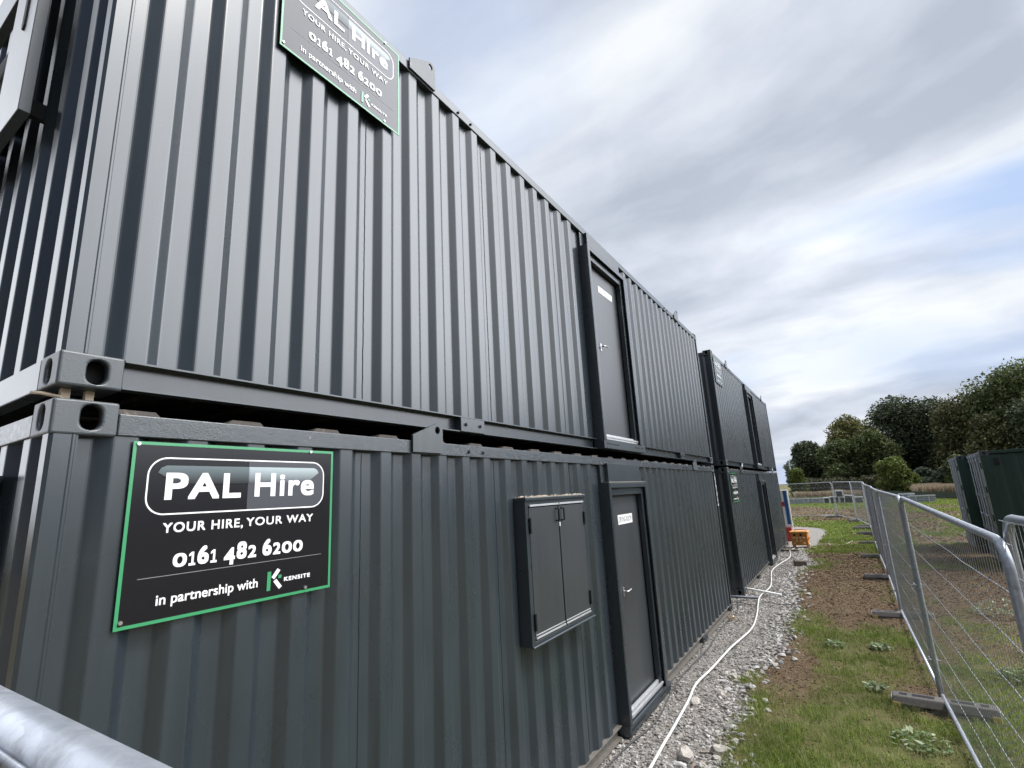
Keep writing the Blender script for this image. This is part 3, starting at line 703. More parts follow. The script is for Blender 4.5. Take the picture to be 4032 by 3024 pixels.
tag(MB().tube(smooth_path([(.2, 20.1, .25), (.0, 20.4, .3), (-.05, 20.8, .1), (.02, 21.4, .05)]), .010, 6).build('cable', M['red'], smooth=True), 'thin red cable left of the orange power box', 'cable')
tag(MB().box(-.02, .45, 18.9, 19.1, 0, .06).build('timber_plank', M['timber'], bevel=.006), 'dark timber plank on the gravel before the power box', 'timber')
tb = MB().prism([(-.15, 0), (.15, 0), (.13, .12), (-.15, .13)], 'y', -.08, .08).build('timber_offcut', M['timber'], bevel=.01); tb.location = (.72, 15.75, 0); tb.rotation_euler = (0, 0, .3)
tag(tb, 'short dark timber offcut at the edge of the gravel', 'timber')
# white and blue panel by the far end
wp = empty('barrier_panel', (-.45, 22.45, 0), 0, label='white upright panel with blue stripe and red base behind the container row', cat='panel')
MB().box(0, .57, 0, .10, .50, 1.93).build('panel', M['whitep'], wp, bevel=.02)
MB().box(.40, .52, -.004, .0, .62, 1.90).build('blue_stripe', M['blue'], wp)
MB().box(.05, .399, -.004, .0, 1.30, 1.48).build('red_band', M['red'], wp)
MB().prism([(.20, 0), (.62, 0), (.50, .50), (.30, .50)], 'y', -.06, .16).build('base', M['red'], wp, bevel=.01)

# ------------------------------------------------------------------ stacked materials in the far field
def pack(x0, x1, y, z0, h, d, label, nrow=4, mat=None):
    root = empty('pipe_pack', (x0, y, z0), 0, label=label, cat='pipe pack', group='strapped packs of grey pipes in the field')
    mb = MB(); r = h / nrow / 2
    for i in range(nrow):
        for j in range(int(d / (2 * r))): mb.tube([(0, j * 2 * r + r, r + i * 2 * r), (x1 - x0, j * 2 * r + r, r + i * 2 * r)], r * .98, 8)
    mb.build('pipes', mat or M['lgrey'], root)
    l = x1 - x0; n = max(2, int(l / .7))
    for i in range(n):
        x = l * (i + .5) / n
        mb = MB(); mb.box(x - .025, x + .025, -.02, d + .0, h, h + .02); mb.box(x - .025, x + .025, -.03, -.005, 0, h + .02); mb.build('strap', M['wrap'], root)
    MB().box(-.02, l + .02, -.015, .05, h - .05, h + .05).build('top_batten', M['wrap'], root)
    return root
pack(-3.9, -1.3, 60, 0, .52, 1.1, 'long low pack of grey pipes, leftmost in the field')
pack(-1.25, .0, 60.3, 0, .50, 1.1, 'short pack of grey pipes right of the long one')
pack(4.45, 5.35, 55.5, 0, .70, 1.0, 'pale pack of pipes seen through the mesh fence', mat=M['wrap'])
pack(6.5, 8.25, 55, 0, .55, 1.0, 'grey pipe pack with white straps right of the fence rail')
pack(5.9, 7.0, 56.2, .0, .72, 1.0, 'grey pipe pack behind the strapped one')
def bundle(x, y, z, w, h, d, label, tilt=0):
    root = empty('wrapped_bundle', (x, y, z), 0, label=label, cat='bundle', group='wrapped bundles in the field')
    root.rotation_euler = (0, tilt, 0)
    MB().box(0, w, 0, d, 0, h).build('goods', M['blackw'], root, bevel=.05)
    t = .06; mb = MB(); mb.box(-.01, t, -.02, d, 0, h); mb.box(w - t, w + .01, -.02, d, 0, h); mb.box(0, w, -.025, d + .01, h - t, h + .03)
    mb.build('wrapping', M['wrap'], root, bevel=.01)
for q in ((.05, 59, 0, .5, .55, .9, 'pale wrapped bundle at the left of the wrapped row'), (.6, 59, 0, .75, .62, .9, 'black wrapped bundle second in the row'), (1.4, 59, 0, .55, .55, .9, 'black wrapped bundle in the middle of the row'),
          (1.15, 58.8, .63, .62, .55, .8, 'black wrapped bundle stacked on top of the row'), (1.75, 58.4, .0, .8, .75, .8, 'leaning wrapped bundle right of the stacked one', .12), (2.6, 58.4, .0, .7, .52, .8, 'black wrapped bundle at the right of the row')):
    bundle(*q)

# ------------------------------------------------------------------ ground
def vnoise(X, Y, s, seed=0):
    """smooth value noise on arrays"""
    r = np.random.default_rng(seed); T = r.random((256, 256))
    x = X / s + 57.3; y = Y / s + 91.7
    xi = np.floor(x).astype(int); yi = np.floor(y).astype(int); fx = x - xi; fy = y - yi
    fx = fx * fx * (3 - 2 * fx); fy = fy * fy * (3 - 2 * fy)
    g = lambda a, b_: T[a % 256, b_ % 256]
    return (g(xi, yi) * (1 - fx) + g(xi + 1, yi) * fx) * (1 - fy) + (g(xi, yi + 1) * (1 - fx) + g(xi + 1, yi + 1) * fx) * fy
def fbm(X, Y, s, seed=0, o=4):
    a = 0; w = .5
    for i in range(o): a = a + w * vnoise(X, Y, s / 2 ** i, seed + i); w *= .5
    return a / (1 - .5 ** o)
GE = np.array([(-5, 1.0), (2, .95), (4.2, .89), (5.1, .84), (5.9, .74), (6.3, .68), (6.9, .88), (7.8, .98), (8.8, .96), (10.3, 1.0), (11.7, .81), (14.3, .72), (15.7, 1.04), (17, .75), (19, .6), (20.5, .75), (22, 1.0), (25, 1.15), (28.5, .9), (30, -.5), (31, -3)])
def gravel_edge(Y): return np.interp(Y, GE[:, 0], GE[:, 1])
def gravelness(X, Y):
    e = gravel_edge(Y) + (fbm(X, Y, .5, 5) - .5) * .5
    return np.clip((e - X) / .16 + .5, 0, 1) * (X > -8) * (Y < 30.5)
def grassness(X, Y):
    n = fbm(X, Y, 1.7, 21, 5) * .6 + fbm(X, Y, .45, 31, 3) * .4
    g = (n - .5) * 4.6 + .50
    def blob(x, y, rx, ry, a): return a * np.exp(-((X - x) / rx) ** 2 - ((Y - y) / ry) ** 2)
    g = g + blob(1.75, 4.6, .9, 1.8, .75) + blob(2.15, 7.4, .45, 1.6, .75) + blob(1.5, 7.2, .35, .9, .5) + blob(1.25, 9.6, .35, .8, .5) - blob(2.35, 6.5, .35, .9, 1.0) + blob(2.3, 9.0, .5, .7, .6)
    g = g - blob(1.05, 7.0, .35, 1.0, .8) - blob(1.9, 15.3, 1.1, 3.4, .85) - blob(1.7, 10.8, .8, 1.2, .35) + blob(1.5, 26.5, 1.0, 4.5, 1.5) + blob(2.2, 19.0, .5, 1.6, .4)
    g = g + blob(1.0, 5.0, .25, 1.5, .5) + blob(3.6, 6.5, .9, 4.5, .45) - blob(4.2, 13.5, 1.8, 3.5, 1.0) - blob(0.5, 40, 3.8, 6.5, 1.6) - blob(5.5, 32, 3.5, 14, 1.0)
    g = g + np.clip((Y - 22) / 8, 0, 1) * ((fbm(X, Y, 6.5, 91, 4) - .47) * 3.2) + np.clip((Y - 46) / 8, 0, 1) * .9
    return np.clip(g, 0, 1)
def axis(pts):
    out = []
    for a, b_, s in pts: out += list(np.arange(a, b_, s))
    return np.array(out + [pts[-1][1]])
xs = axis([(-700, -60, 60), (-60, -8, 4), (-8, -1, .5), (-1, -.3, .1), (-.3, 4.4, .035), (4.4, 8, .12), (8, 20, .6), (20, 60, 4), (60, 700, 60)])
ys = axis([(-300, -20, 40), (-20, 1, 1.), (1, 3, .1), (3, 9, .035), (9, 16, .06), (16, 30, .14), (30, 60, .5), (60, 110, 2), (110, 900, 60)])
X, Y = np.meshgrid(xs, ys)
GV = gravelness(X, Y); GR = grassness(X, Y) * (1 - GV)
near = np.clip((40 - Y) / 20, 0, 1) * (np.abs(X) < 12)
Zg = (fbm(X, Y, .9, 3) - .5) * .05 * near * np.clip((X - .6) * 2, 0, 1) + (fbm(X, Y, .12, 8, 3) - .5) * .055 * near * (1 - GV) + (fbm(X, Y, .05, 12, 2) - .5) * .02 * near * GV
mound = .38 * np.exp(-((X + 1.2) / 2.2) ** 2 - ((Y - 44) / 2.4) ** 2) * (1 + .5 * (fbm(X, Y, .5, 44) - .5))
Zg = Zg - .012 + mound + .045 * np.clip((X - .75) / .3, 0, 1) * near * (1 - GV)
Zg = np.where((X < -.05) & (X > -3.1) & (Y > -.1) & (Y < 21.2), -.03, Zg)
def ground_z(x, y):
    i = np.clip(np.searchsorted(xs, x) - 1, 0, len(xs) - 2); j = np.clip(np.searchsorted(ys, y) - 1, 0, len(ys) - 2)
    fx = (x - xs[i]) / (xs[i + 1] - xs[i]); fy = (y - ys[j]) / (ys[j + 1] - ys[j])
    return (Zg[j, i] * (1 - fx) + Zg[j, i + 1] * fx) * (1 - fy) + (Zg[j + 1, i] * (1 - fx) + Zg[j + 1, i + 1] * fx) * fy
ny, nx = X.shape
V = np.stack([X, Y, Zg], -1).reshape(-1, 3)
ii = (np.arange(ny - 1)[:, None] * nx + np.arange(nx - 1)[None]).ravel()
F = np.stack([ii, ii + 1, ii + nx + 1, ii + nx], -1)

m, nt, b = new_mat('site ground'); co = world_co(nt)
at_ = nd(nt, 'ShaderNodeAttribute'); at_.attribute_name = 'cover'
sc_ = nd(nt, 'ShaderNodeSeparateColor'); lnk(nt, at_.outputs['Color'], sc_.inputs[0])
n1 = noise_tex(nt, co, 9, 5, .65); n2 = noise_tex(nt, co, 45, 4, .7); n3 = noise_tex(nt, co, .7, 4, .6)
vo = nd(nt, 'ShaderNodeTexVoronoi'); vo.inputs['Scale'].default_value = 42; lnk(nt, co, vo.inputs['Vector'])
soil = mixc(nt, n1.outputs[0], (.036, .020, .011), (.135, .086, .050))
soil = mixc(nt, ramp(nt, n2.outputs[0], [(.4, 0.), (.7, .7)]).outputs[0], soil, (.21, .15, .095))
soil = mixc(nt, ramp(nt, n3.outputs[0], [(.4, 0.), (.65, .5)]).outputs[0], soil, (.15, .12, .065))
grass = mixc(nt, n1.outputs[0], (.060, .062, .020), (.14, .125, .048))
grass = mixc(nt, ramp(nt, n2.outputs[0], [(.45, 0.), (.75, .8)]).outputs[0], grass, (.19, .19, .075))
grass = mixc(nt, ramp(nt, n3.outputs[0], [(.45, 0.), (.7, .6)]).outputs[0], grass, (.17, .16, .07))
grav = mixc(nt, vo.outputs['Color'], (.13, .122, .112), (.36, .345, .325))
grav = mixc(nt, ramp(nt, n1.outputs[0], [(.4, 0.), (.72, .6)]).outputs[0], grav, (.25, .215, .175))
base = mixc(nt, sc_.outputs[1], soil, grass); base = mixc(nt, sc_.outputs[0], base, grav)
lnk(nt, base, b.inputs['Base Color']); b.inputs['Roughness'].default_value = .92; b.inputs['Specular IOR Level'].default_value = .2
q1 = bump(nt, None, n2.outputs[0], .8, .02); q2 = bump(nt, b, n1.outputs[0], .7, .05, q1)
gnd = np_mesh('ground', V, F, m, smooth=True, kind='structure')
att = gnd.data.attributes.new('cover', 'FLOAT_COLOR', 'POINT')
att.data.foreach_set('color', np.stack([GV, GR, GV * 0, GV * 0 + 1], -1).reshape(-1, 4).astype(np.float32).ravel())

# ---- gravel stones (stuff)
def stone_base(seed):
    r = np.random.default_rng(seed); bm = bmesh.new(); bmesh.ops.create_icosphere(bm, subdivisions=1, radius=1)
    v = np.array([q.co for q in bm.verts]); f = np.array([[w.index for w in q.verts] for q in bm.faces]); bm.free()
    keep = r.permutation(len(v))
    v = v * (0.50 + .8 * r.random((len(v), 1))); v = v * np.array([1.1, .72, .55])
    return v, f
BASES = [stone_base(i) for i in range(7)]
def scatter_stones(name, P, size, mat, **k):
    Vs, Fs = [], []; off = 0; n = len(P)
    a = rng.random((n, 3)) * 6.28; which = rng.integers(0, 7, n)
    for w in range(7):
        idx = np.where(which == w)[0]
        if not len(idx): continue
        bv, bf = BASES[w]; ang = a[idx]
        cz, sz = np.cos(ang[:, 0]), np.sin(ang[:, 0]); tx = (rng.random(len(idx)) - .5) * 1.6; cx, sx_ = np.cos(tx), np.sin(tx)
        v = bv[None] * size[idx][:, None, None] * (1 + .3 * (rng.random((len(idx), 1, 3)) - .5))
        y = v[..., 1] * cx[:, None] - v[..., 2] * sx_[:, None]; z = v[..., 1] * sx_[:, None] + v[..., 2] * cx[:, None]; x = v[..., 0]
        v = np.stack([x * cz[:, None] - y * sz[:, None], x * sz[:, None] + y * cz[:, None], z], -1) + P[idx][:, None, :]
        m_ = len(bv); Vs.append(v.reshape(-1, 3)); Fs.append((bf[None] + (np.arange(len(idx)) * m_)[:, None, None] + off).reshape(-1, 3)); off += m_ * len(idx)
    return np_mesh(name, np.concatenate(Vs), np.concatenate(Fs), mat, **k)
def island_mat(name, stops, rough=.9, bump_s=60, spec=.25, extra=None):
    m, nt, b = new_mat(name); co = world_co(nt)
    g = nd(nt, 'ShaderNodeNewGeometry'); r_ = ramp(nt, g.outputs['Random Per Island'], stops)
    n = noise_tex(nt, co, bump_s, 3, .6)
    c = mixc(nt, ramp(nt, n.outputs[0], [(.3, 0.), (.7, .5)]).outputs[0], r_.outputs[0], extra or (.25, .23, .2))
    lnk(nt, c, b.inputs['Base Color']); b.inputs['Roughness'].default_value = rough; b.inputs['Specular IOR Level'].default_value = spec
    bump(nt, b, n.outputs[0], .4, .004)
    return m
M['stonew'] = island_mat('pale limestone lumps', [(0, (.20, .195, .19)), (.4, (.36, .35, .34)), (.8, (.54, .53, .52)), (1, (.40, .36, .31))], extra=(.26, .25, .235))
M['stone'] = island_mat('limestone chippings', [(0, (.10, .095, .09)), (.3, (.21, .20, .19)), (.60, (.33, .32, .305)), (.88, (.56, .545, .53)), (1, (.30, .23, .17))], extra=(.24, .22, .20))
n = 42000
px = rng.uniform(-.5, 1.35, n * 2); py = 2.2 + 18 * rng.random(n * 2) ** 1.7
g_ = gravelness(px, py); keep = rng.random(n * 2) < g_ ** .8; px, py = px[keep][:n], py[keep][:n]
sz = .006 + .016 * rng.random(len(px)) ** 2.2; sz *= 1 + np.clip((py - 8) / 12, 0, 1.2)
edge = gravel_edge(py); sz = np.where(px > edge - .25, sz * 1.5, sz)
P = np.stack([px, py, ground_z(px, py) + sz * .2], -1)
scatter_stones('gravel', P, sz, M['stone'], kind='stuff', label='pale limestone chippings spread beside the containers')
# bigger loose stones at the gravel edge
n = 900
py = rng.uniform(3, 19, n); px = gravel_edge(py) + rng.normal(0, .13, n) - .02; sz = .018 + .030 * rng.random(n) ** 1.8
P = np.stack([px, py, ground_z(px, py) + sz * .25], -1)
scatter_stones('edge_rubble', P, sz, M['stonew'], kind='stuff', label='larger pale stones along the edge of the gravel')
rocks = [(.566, 5.78, .055, 'pale lump of limestone beside the white hose, near the brown patch'), (.578, 4.27, .07, 'largest pale rock at the bottom of the gravel'), (.823, 4.44, .06, 'pale rock at the grass edge by the lower frame edge'),
         (.597, 6.36, .05, 'flat pale rock at the gravel edge beside the hose bend'), (.379, 5.43, .055, 'pale rock close to the hose, left of the brown patch'), (1.08, 5.42, .028, 'small white stone lying alone in the grass'), (1.03, 11.9, .055, 'orange tinted rock where gravel meets soil'), (1.12, 11.5, .045, 'white rock beside the orange tinted one')]
for x, y, s_, lb in rocks:
    bm = bmesh.new(); bmesh.ops.create_icosphere(bm, subdivisions=2, radius=1)
    for v in bm.verts:
        k_ = 1 + .7 * mnoise.noise(v.co * 1.6 + Vector((x * 9, y, 0))) + .22 * random.random(); v.co = Vector((v.co.x * 1.2 * k_, v.co.y * .85 * k_, v.co.z * .6 * k_)) * s_
    me = bpy.data.meshes.new('rock'); bm.to_mesh(me); bm.free(); me.materials.append(M['stonew'])
    o = bpy.data.objects.new('rock', me); COL.objects.link(o); o.location = (x, y, float(ground_z(np.array([x]), np.array([y]))[0]) + s_ * .3); o.rotation_euler = (0, 0, x * 20)
    tag(o, lb, 'rock', 'loose rocks')
lf = MB(); 
for k_ in range(7):
    a = k_ * .9; lf.add([(0, 0, .01), (.09 * math.cos(a), .09 * math.sin(a), .03 + .02 * (k_ % 2)), (.07 * math.cos(a + .5), .07 * math.sin(a + .5), .07), (.02, .01, .05)], [(0, 1, 2, 3)])
o = lf.build('crumpled_paper', M['pale']); o.location = (.12, 9.05, .01); tag(o, 'crumpled tan litter at the foot of the container', 'litter')

# ---- soil clods (stuff)
M['clod'] = island_mat('soil clods', [(0, (.035, .020, .012)), (.45, (.095, .060, .035)), (.8, (.17, .12, .075)), (1, (.36, .31, .23))], extra=(.13, .085, .05))
n = 48000
px = rng.uniform(.8, 4.6, n); py = 2.6 + 18 * rng.random(n) ** 1.4; keep = (rng.random(n) < (1 - gravelness(px, py)) * (1.05 - grassness(px, py) * .7)); px, py = px[keep], py[keep]
sz = .005 + .013 * rng.random(len(px)) ** 2.5; sz *= 1 + np.clip((py - 8) / 9, 0, 1.5)
scatter_stones('soil_clods', np.stack([px, py, ground_z(px, py) + sz * .1], -1), sz, M['clod'], kind='stuff', label='small crumbs of brown soil between the grass')

# ---- grass blades (stuff)
def leaf_mat(name, stops, trans=.35, rough=.55, nscale=.8, dark=.6, spec=.3):
    m, nt, b = new_mat(name); co = world_co(nt)
    g = nd(nt, 'ShaderNodeNewGeometry'); r_ = ramp(nt, g.outputs['Random Per Island'], stops)
    n = noise_tex(nt, co, nscale, 3, .6)
    c = mixc(nt, ramp(nt, n.outputs[0], [(.35, 0.), (.65, 1.)]).outputs[0], mixc(nt, 1., r_.outputs[0], (dark, dark, dark), 'MULTIPLY'), r_.outputs[0])
    lnk(nt, c, b.inputs['Base Color']); b.inputs['Roughness'].default_value = rough; b.inputs['Specular IOR Level'].default_value = spec
    tr = nd(nt, 'ShaderNodeBsdfTranslucent'); lnk(nt, c, tr.inputs[0]); mx = nd(nt, 'ShaderNodeMixShader'); mx.inputs[0].default_value = trans
    lnk(nt, b.outputs[0], mx.inputs[1]); lnk(nt, tr.outputs[0], mx.inputs[2]); lnk(nt, mx.outputs[0], nt.nodes['Material Output'].inputs[0])
    return m
M['stalk'] = leaf_mat('pale grass stalks', [(0, (.22, .30, .07)), (.6, (.36, .42, .14)), (1, (.58, .54, .32))], .35)
M['grass'] = leaf_mat('grass blades', [(0, (.085, .15, .014)), (.4, (.17, .27, .030)), (.72, (.28, .38, .06)), (.9, (.44, .45, .17)), (1, (.60, .55, .30))], .4)
def blades(px, py, hgt, wid, name, mat, lean=.6, **k):
    n = len(px); z = ground_z(px, py) - .004; a = rng.random(n) * 6.28; la = rng.random(n) * 6.28; ln_ = lean * rng.random(n) * hgt
    wx, wy = np.cos(a) * wid / 2, np.sin(a) * wid / 2; dx, dy = np.cos(la) * ln_, np.sin(la) * ln_
    p0 = np.stack([px - wx, py - wy, z], -1); p1 = np.stack([px + wx, py + wy, z], -1)
    p2 = np.stack([px + dx * .35 + wx * .7, py + dy * .35 + wy * .7, z + hgt * .6], -1); p3 = np.stack([px + dx * .35 - wx * .7, py + dy * .35 - wy * .7, z + hgt * .6], -1)
    p4 = np.stack([px + dx + wx * .1, py + dy + wy * .1, z + hgt * (1 - .25 * lean)], -1); p5 = np.stack([px + dx - wx * .1, py + dy - wy * .1, z + hgt * (1 - .25 * lean)], -1)
    V = np.stack([p0, p1, p2, p3, p4, p5], 1).reshape(-1, 3); o = np.arange(n)[:, None] * 6
    F = np.concatenate([o + np.array([[0, 1, 2, 3]]), o + np.array([[3, 2, 4, 5]])], 0)
    return np_mesh(name, V, F, mat, **k)
n = 900000
py = 2.4 + 28 * rng.random(n) ** 1.9; px = .3 + (5.2 + py * .12) * rng.random(n)
d = grassness(px, py) ** 1.4 * (1 - gravelness(px, py)) * np.clip(fbm(px, py, .26, 61, 3) * 3.4 - 1.05, .05, 1)
keep = rng.random(n) < d; px, py = px[keep], py[keep]
hg = (.022 + .055 * rng.random(len(px)) ** 1.5) * (.6 + .8 * fbm(px, py, .6, 71, 3)); far = 1 + np.clip((py - 7) / 9, 0, 2)
blades(px, py, hg * (.9 + .2 * far), (.0028 + .002 * rng.random(len(px))) * far * 1.2, 'grass', M['grass'], .9, kind='stuff', label='short patchy grass between the gravel and the fence')

# long pale stalks among the grass and tufts over the far field (stuff)
n = 80000
py = 2.4 + 14 * rng.random(n) ** 1.6; px = .7 + 4. * rng.random(n); keep = rng.random(n) < grassness(px, py) * (1 - gravelness(px, py)); px, py = px[keep], py[keep]
blades(px, py, .05 + .09 * rng.random(len(px)), .0026 + 0 * px, 'grass_stalks', M['stalk'], 1.1, kind='stuff', label='pale longer grass blades standing out of the short grass')
n = 120000
py = 24 + 44 * rng.random(n); px = rng.uniform(-7, 14, n); keep = rng.random(n) < (grassness(px, py) * .95 + .05) * (1 - gravelness(px, py)); px, py = px[keep], py[keep]
blades(px, py, .05 + .09 * rng.random(len(px)), .016 + .03 * rng.random(len(px)), 'field_grass', M['grass'], .8, kind='stuff', label='rough grass tufts over the far field')
n = 30000
py = 22 + 34 * rng.random(n); px = rng.uniform(-5, 12, n); keep = rng.random(n) < (1 - grassness(px, py)) * (1 - gravelness(px, py)); px, py = px[keep], py[keep]
sz = .02 + .06 * rng.random(len(px)) ** 2
scatter_stones('field_clods', np.stack([px, py, ground_z(px, py)], -1), sz, M['clod'], kind='stuff', label='clods of turned brown soil in the far field')
# ---- broad leaved weeds
M['weed'] = leaf_mat('broad weed leaves', [(0, (.09, .15, .05)), (.55, (.20, .28, .12)), (1, (.55, .60, .42))], .25, .4, 3., .7)
wd = [(3.73, 10.5, .30, .30, 'large leafy dark green weed behind the mesh fence'), (2.12, 8.03, .13, .07, 'pale leafy weed left of the second fence block'), (2.25, 5.22, .2, .09, 'sprawling leafy weed near the bottom of the fence'), (2.0, 6.45, .12, .06, 'low pale weed just left of the frontmost block'),
      (1.62, 7.93, .12, .05, 'low pale weed in the middle of the grass'), (3.3, 7.3, .2, .10, 'leafy weed beyond the fence level with the frontmost block')]
for x, y, r_, h_, lb in wd:
    nl = int(40 + r_ * 420); a = rng.random(nl) * 6.28; rad = r_ * np.sqrt(rng.random(nl)); cx_, cy_ = rad * np.cos(a), rad * np.sin(a); cz_ = .02 + h_ * rng.random(nl) * (1 - (rad / r_) ** 2 * .7)
    s_ = .008 + .022 * rng.random(nl); t = rng.random(nl) * 6.28; up = (rng.random(nl) - .3) * .9
    ux, uy, uz = np.cos(t), np.sin(t), up; wx, wy, wz = -np.sin(t), np.cos(t), (rng.random(nl) - .5) * .6
    c = np.stack([cx_, cy_, cz_], -1); U = np.stack([ux, uy, uz], -1) * s_[:, None] * 1.5; W_ = np.stack([wx, wy, wz], -1) * s_[:, None] * .7
    V = np.stack([c - U, c - U * .2 + W_, c + U, c - U * .2 - W_], 1).reshape(-1, 3); F = (np.arange(nl)[:, None] * 4 + np.arange(4)[None])
    root = empty('weed', (x, y, float(ground_z(np.array([x]), np.array([y]))[0])), label=lb, cat='weed', group='leafy weeds')
    np_mesh('leaves', V, F, M['weed'], root)
    mb = MB()
    for q in range(8): mb.tube([(0, 0, -.01), (cx_[q] * .6, cy_[q] * .6, cz_[q] * .7), (cx_[q], cy_[q], cz_[q])], .002, 4)
    mb.build('stem', M['weed'], root)

# ------------------------------------------------------------------ trees
def foliage(lobes, n, leaf, seed=0, flat=0.):
    r = np.random.default_rng(seed); lob = np.array(lobes); vol = (lob[:, 3] * lob[:, 5]) ** 1.2; pr = vol / vol.sum()
    w = r.choice(len(lob), n, p=pr); d = r.normal(size=(n, 3)); d /= np.linalg.norm(d, axis=1)[:, None]
    # clumpy shells
    rad = .55 + .45 * r.random(n) ** .5
    clump = np.sin(d[:, 0] * 7 + w * 1.3) * np.sin(d[:, 1] * 6 + w * 2.1) * np.sin(d[:, 2] * 8 + w)
    rad = rad * (1 + .20 * clump) + r.normal(0, .035, n)
    c = lob[w, :3] + d * lob[w, 3:6] * rad[:, None]
    s = leaf * (.5 + r.random(n)); t = r.normal(size=(n, 3)); t[:, 2] *= (1 - flat); t /= np.linalg.norm(t, axis=1)[:, None]
    u = np.cross(t, r.normal(size=(n, 3))); u /= np.linalg.norm(u, axis=1)[:, None]
    t = t * s[:, None]; u = u * s[:, None] * .6
    V = np.stack([c - t, c + u, c + t, c - u], 1).reshape(-1, 3); F = np.arange(n)[:, None] * 4 + np.arange(4)[None]
    return V, F
def lobes_for(w, d, z0, z1, k, seed, top=1.):
    """k lobes filling a crown w wide, d deep, from z0 to z1"""
    r = np.random.default_rng(seed); out = []
    for i in range(k):
        t = i / max(1, k - 1); z = z0 + (z1 - z0) * (.14 + .74 * t)
        env = math.sqrt(max(.05, 1 - (2 * (t * .82 + .05) - .75) ** 2)) * top
        rr = (z1 - z0) * r.uniform(.13, .21)
        x = r.uniform(-1, 1) * (w / 2 * env - rr * .5); y = r.uniform(-1, 1) * (d / 2 * env - rr * .5)
        out.append((x, y, z, rr * r.uniform(1., 1.5), rr * r.uniform(1., 1.4), rr * r.uniform(.75, 1.05)))
    return out
TM = {}
TM['dark'] = leaf_mat('dark foliage', [(0, (.042, .060, .034)), (.5, (.080, .108, .056)), (.9, (.14, .165, .085)), (1, (.20, .21, .12))], .2, .6, .30, .5)
TM['olive'] = leaf_mat('olive foliage', [(0, (.085, .095, .030)), (.5, (.17, .175, .055)), (1, (.32, .29, .11))], .2, .6, .30, .55)
TM['mid'] = leaf_mat('mid green foliage', [(0, (.060, .088, .034)), (.5, (.125, .165, .060)), (1, (.25, .28, .11))], .2, .6, .30, .5)
TM['brown'] = leaf_mat('brownish foliage', [(0, (.065, .080, .034)), (.5, (.135, .145, .058)), (1, (.24, .22, .10))], .2, .6, .30, .5)
TM['bright'] = leaf_mat('bright foliage', [(0, (.07, .105, .028)), (.5, (.15, .20, .045)), (1, (.27, .30, .09))], .3, .6, .6, .6)
TM['grey'] = leaf_mat('hazy distant foliage', [(0, (.13, .18, .16)), (.6, (.22, .27, .23)), (1, (.32, .35, .30))], .2, .7, .3, .75)  # pale greying of distance put into the leaf colour in place of haze
TM['hedge'] = leaf_mat('hedge foliage', [(0, (.060, .065, .035)), (.5, (.11, .11, .06)), (1, (.19, .18, .11))], .2, .7, .5, .6)
TM['shrub'] = leaf_mat('grey green scrub', [(0, (.060, .085, .055)), (.5, (.11, .14, .09)), (1, (.19, .22, .15))], .2, .7, .5, .65)
TM['reed'] = leaf_mat('dry reeds', [(0, (.25, .19, .12)), (.5, (.42, .34, .24)), (1, (.58, .49, .36))], .3, .8, .6, .75)
TM['bark'] = simple('bark', (.06, .05, .04), .9, 0, .2, var=.4, scale=6)
def tree(x, y, w, z0, z1, mat, label, n=9000, leaf=.22, k=16, seed=1, name='tree', cat='tree', d=None, group='trees behind the field', flat=0., trunk=True):
    root = empty(name, (x, y, 0), label=label, cat=cat, group=group)
    lb = lobes_for(w, d or w * .8, z0, z1, int(k * 1.6), seed); V, F = foliage(lb, int(n * 1.8), leaf * .78, seed, flat)
    np_mesh('crown', V, F, mat, root)
    if trunk:
        rt = max(.05, (z1) * .022); mb = MB().tube([(0, 0, -.1), (.05, 0, z0 + (z1 - z0) * .3), (0, .1, z0 + (z1 - z0) * .7)], [rt, rt * .75, rt * .3], 8)
        for q in lb[::2]:
            zs = z0 + (q[2] - z0) * .45 + .2; mb.tube([(0, 0, zs), (q[0] * .5, q[1] * .5, (zs + q[2]) / 2 + .1), (q[0], q[1], q[2])], [rt * .4, rt * .25, rt * .1], 5)
        mb.build('trunk', TM['bark'], root)
    return root
def X_at(u, yy):
    """lateral position, from survey: linear in the picture column at distance yy"""
    return 2.072 + (np.interp(u, [3100, 3170, 3260, 3350, 3420, 3510, 3600, 3700, 3830, 3900, 4000, 4100], [-1.71, -.281, 1.168, 3.383, 4.586, 6.326, 7.798, 9.222, 11.227, 12.498, 14.035, 15.6]) - 2.072) * (yy + .546) / 50.546
def T(u0, u1, yy, zt, zb, mat, label, seed, **k):
    s = (yy + .546) / 50.546; x0, x1 = X_at(u0, yy), X_at(u1, yy); z1 = 2.213 + (zt - 2.213) * s
    return tree((x0 + x1) / 2, yy, x1 - x0, zb, z1, TM[mat], label, seed=seed, **k)
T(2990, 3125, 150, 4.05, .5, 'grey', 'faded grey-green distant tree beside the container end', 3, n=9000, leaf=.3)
T(3092, 3262, 100, 5.35, .5, 'dark', 'dark oak at the left of the tree line', 4, n=13000)
T(3250, 3455, 112, 7.45, 2., 'olive', 'tall rounded olive-yellow tree rising behind the others', 5, n=15000, k=22)
T(3205, 3400, 96, 5.30, .4, 'mid', 'lower green-olive tree in front of the tall olive one', 6, n=13000)
T(3330, 3500, 95, 6.0, .4, 'mid', 'bushy mid-green tree between the olive and the cedar-like tree', 16, n=13000)
T(3420, 3650, 101, 8.35, .5, 'dark', 'broad dark cedar-like tree, left half of the dark mass', 7, n=18000, k=24, flat=.5)
T(3560, 3760, 99, 8.1, .5, 'dark', 'dark spreading tree to the right of the cedar-like tree', 8, n=16000, k=22, flat=.5)
T(3660, 3860, 94, 7.7, .5, 'brown', 'brownish-green tree left of the tallest tree', 9, n=16000, k=22)
T(3800, 3985, 92, 8.9, .5, 'mid', 'tall mid-green tree beside the tallest one at the right edge', 10, n=16000, k=22)
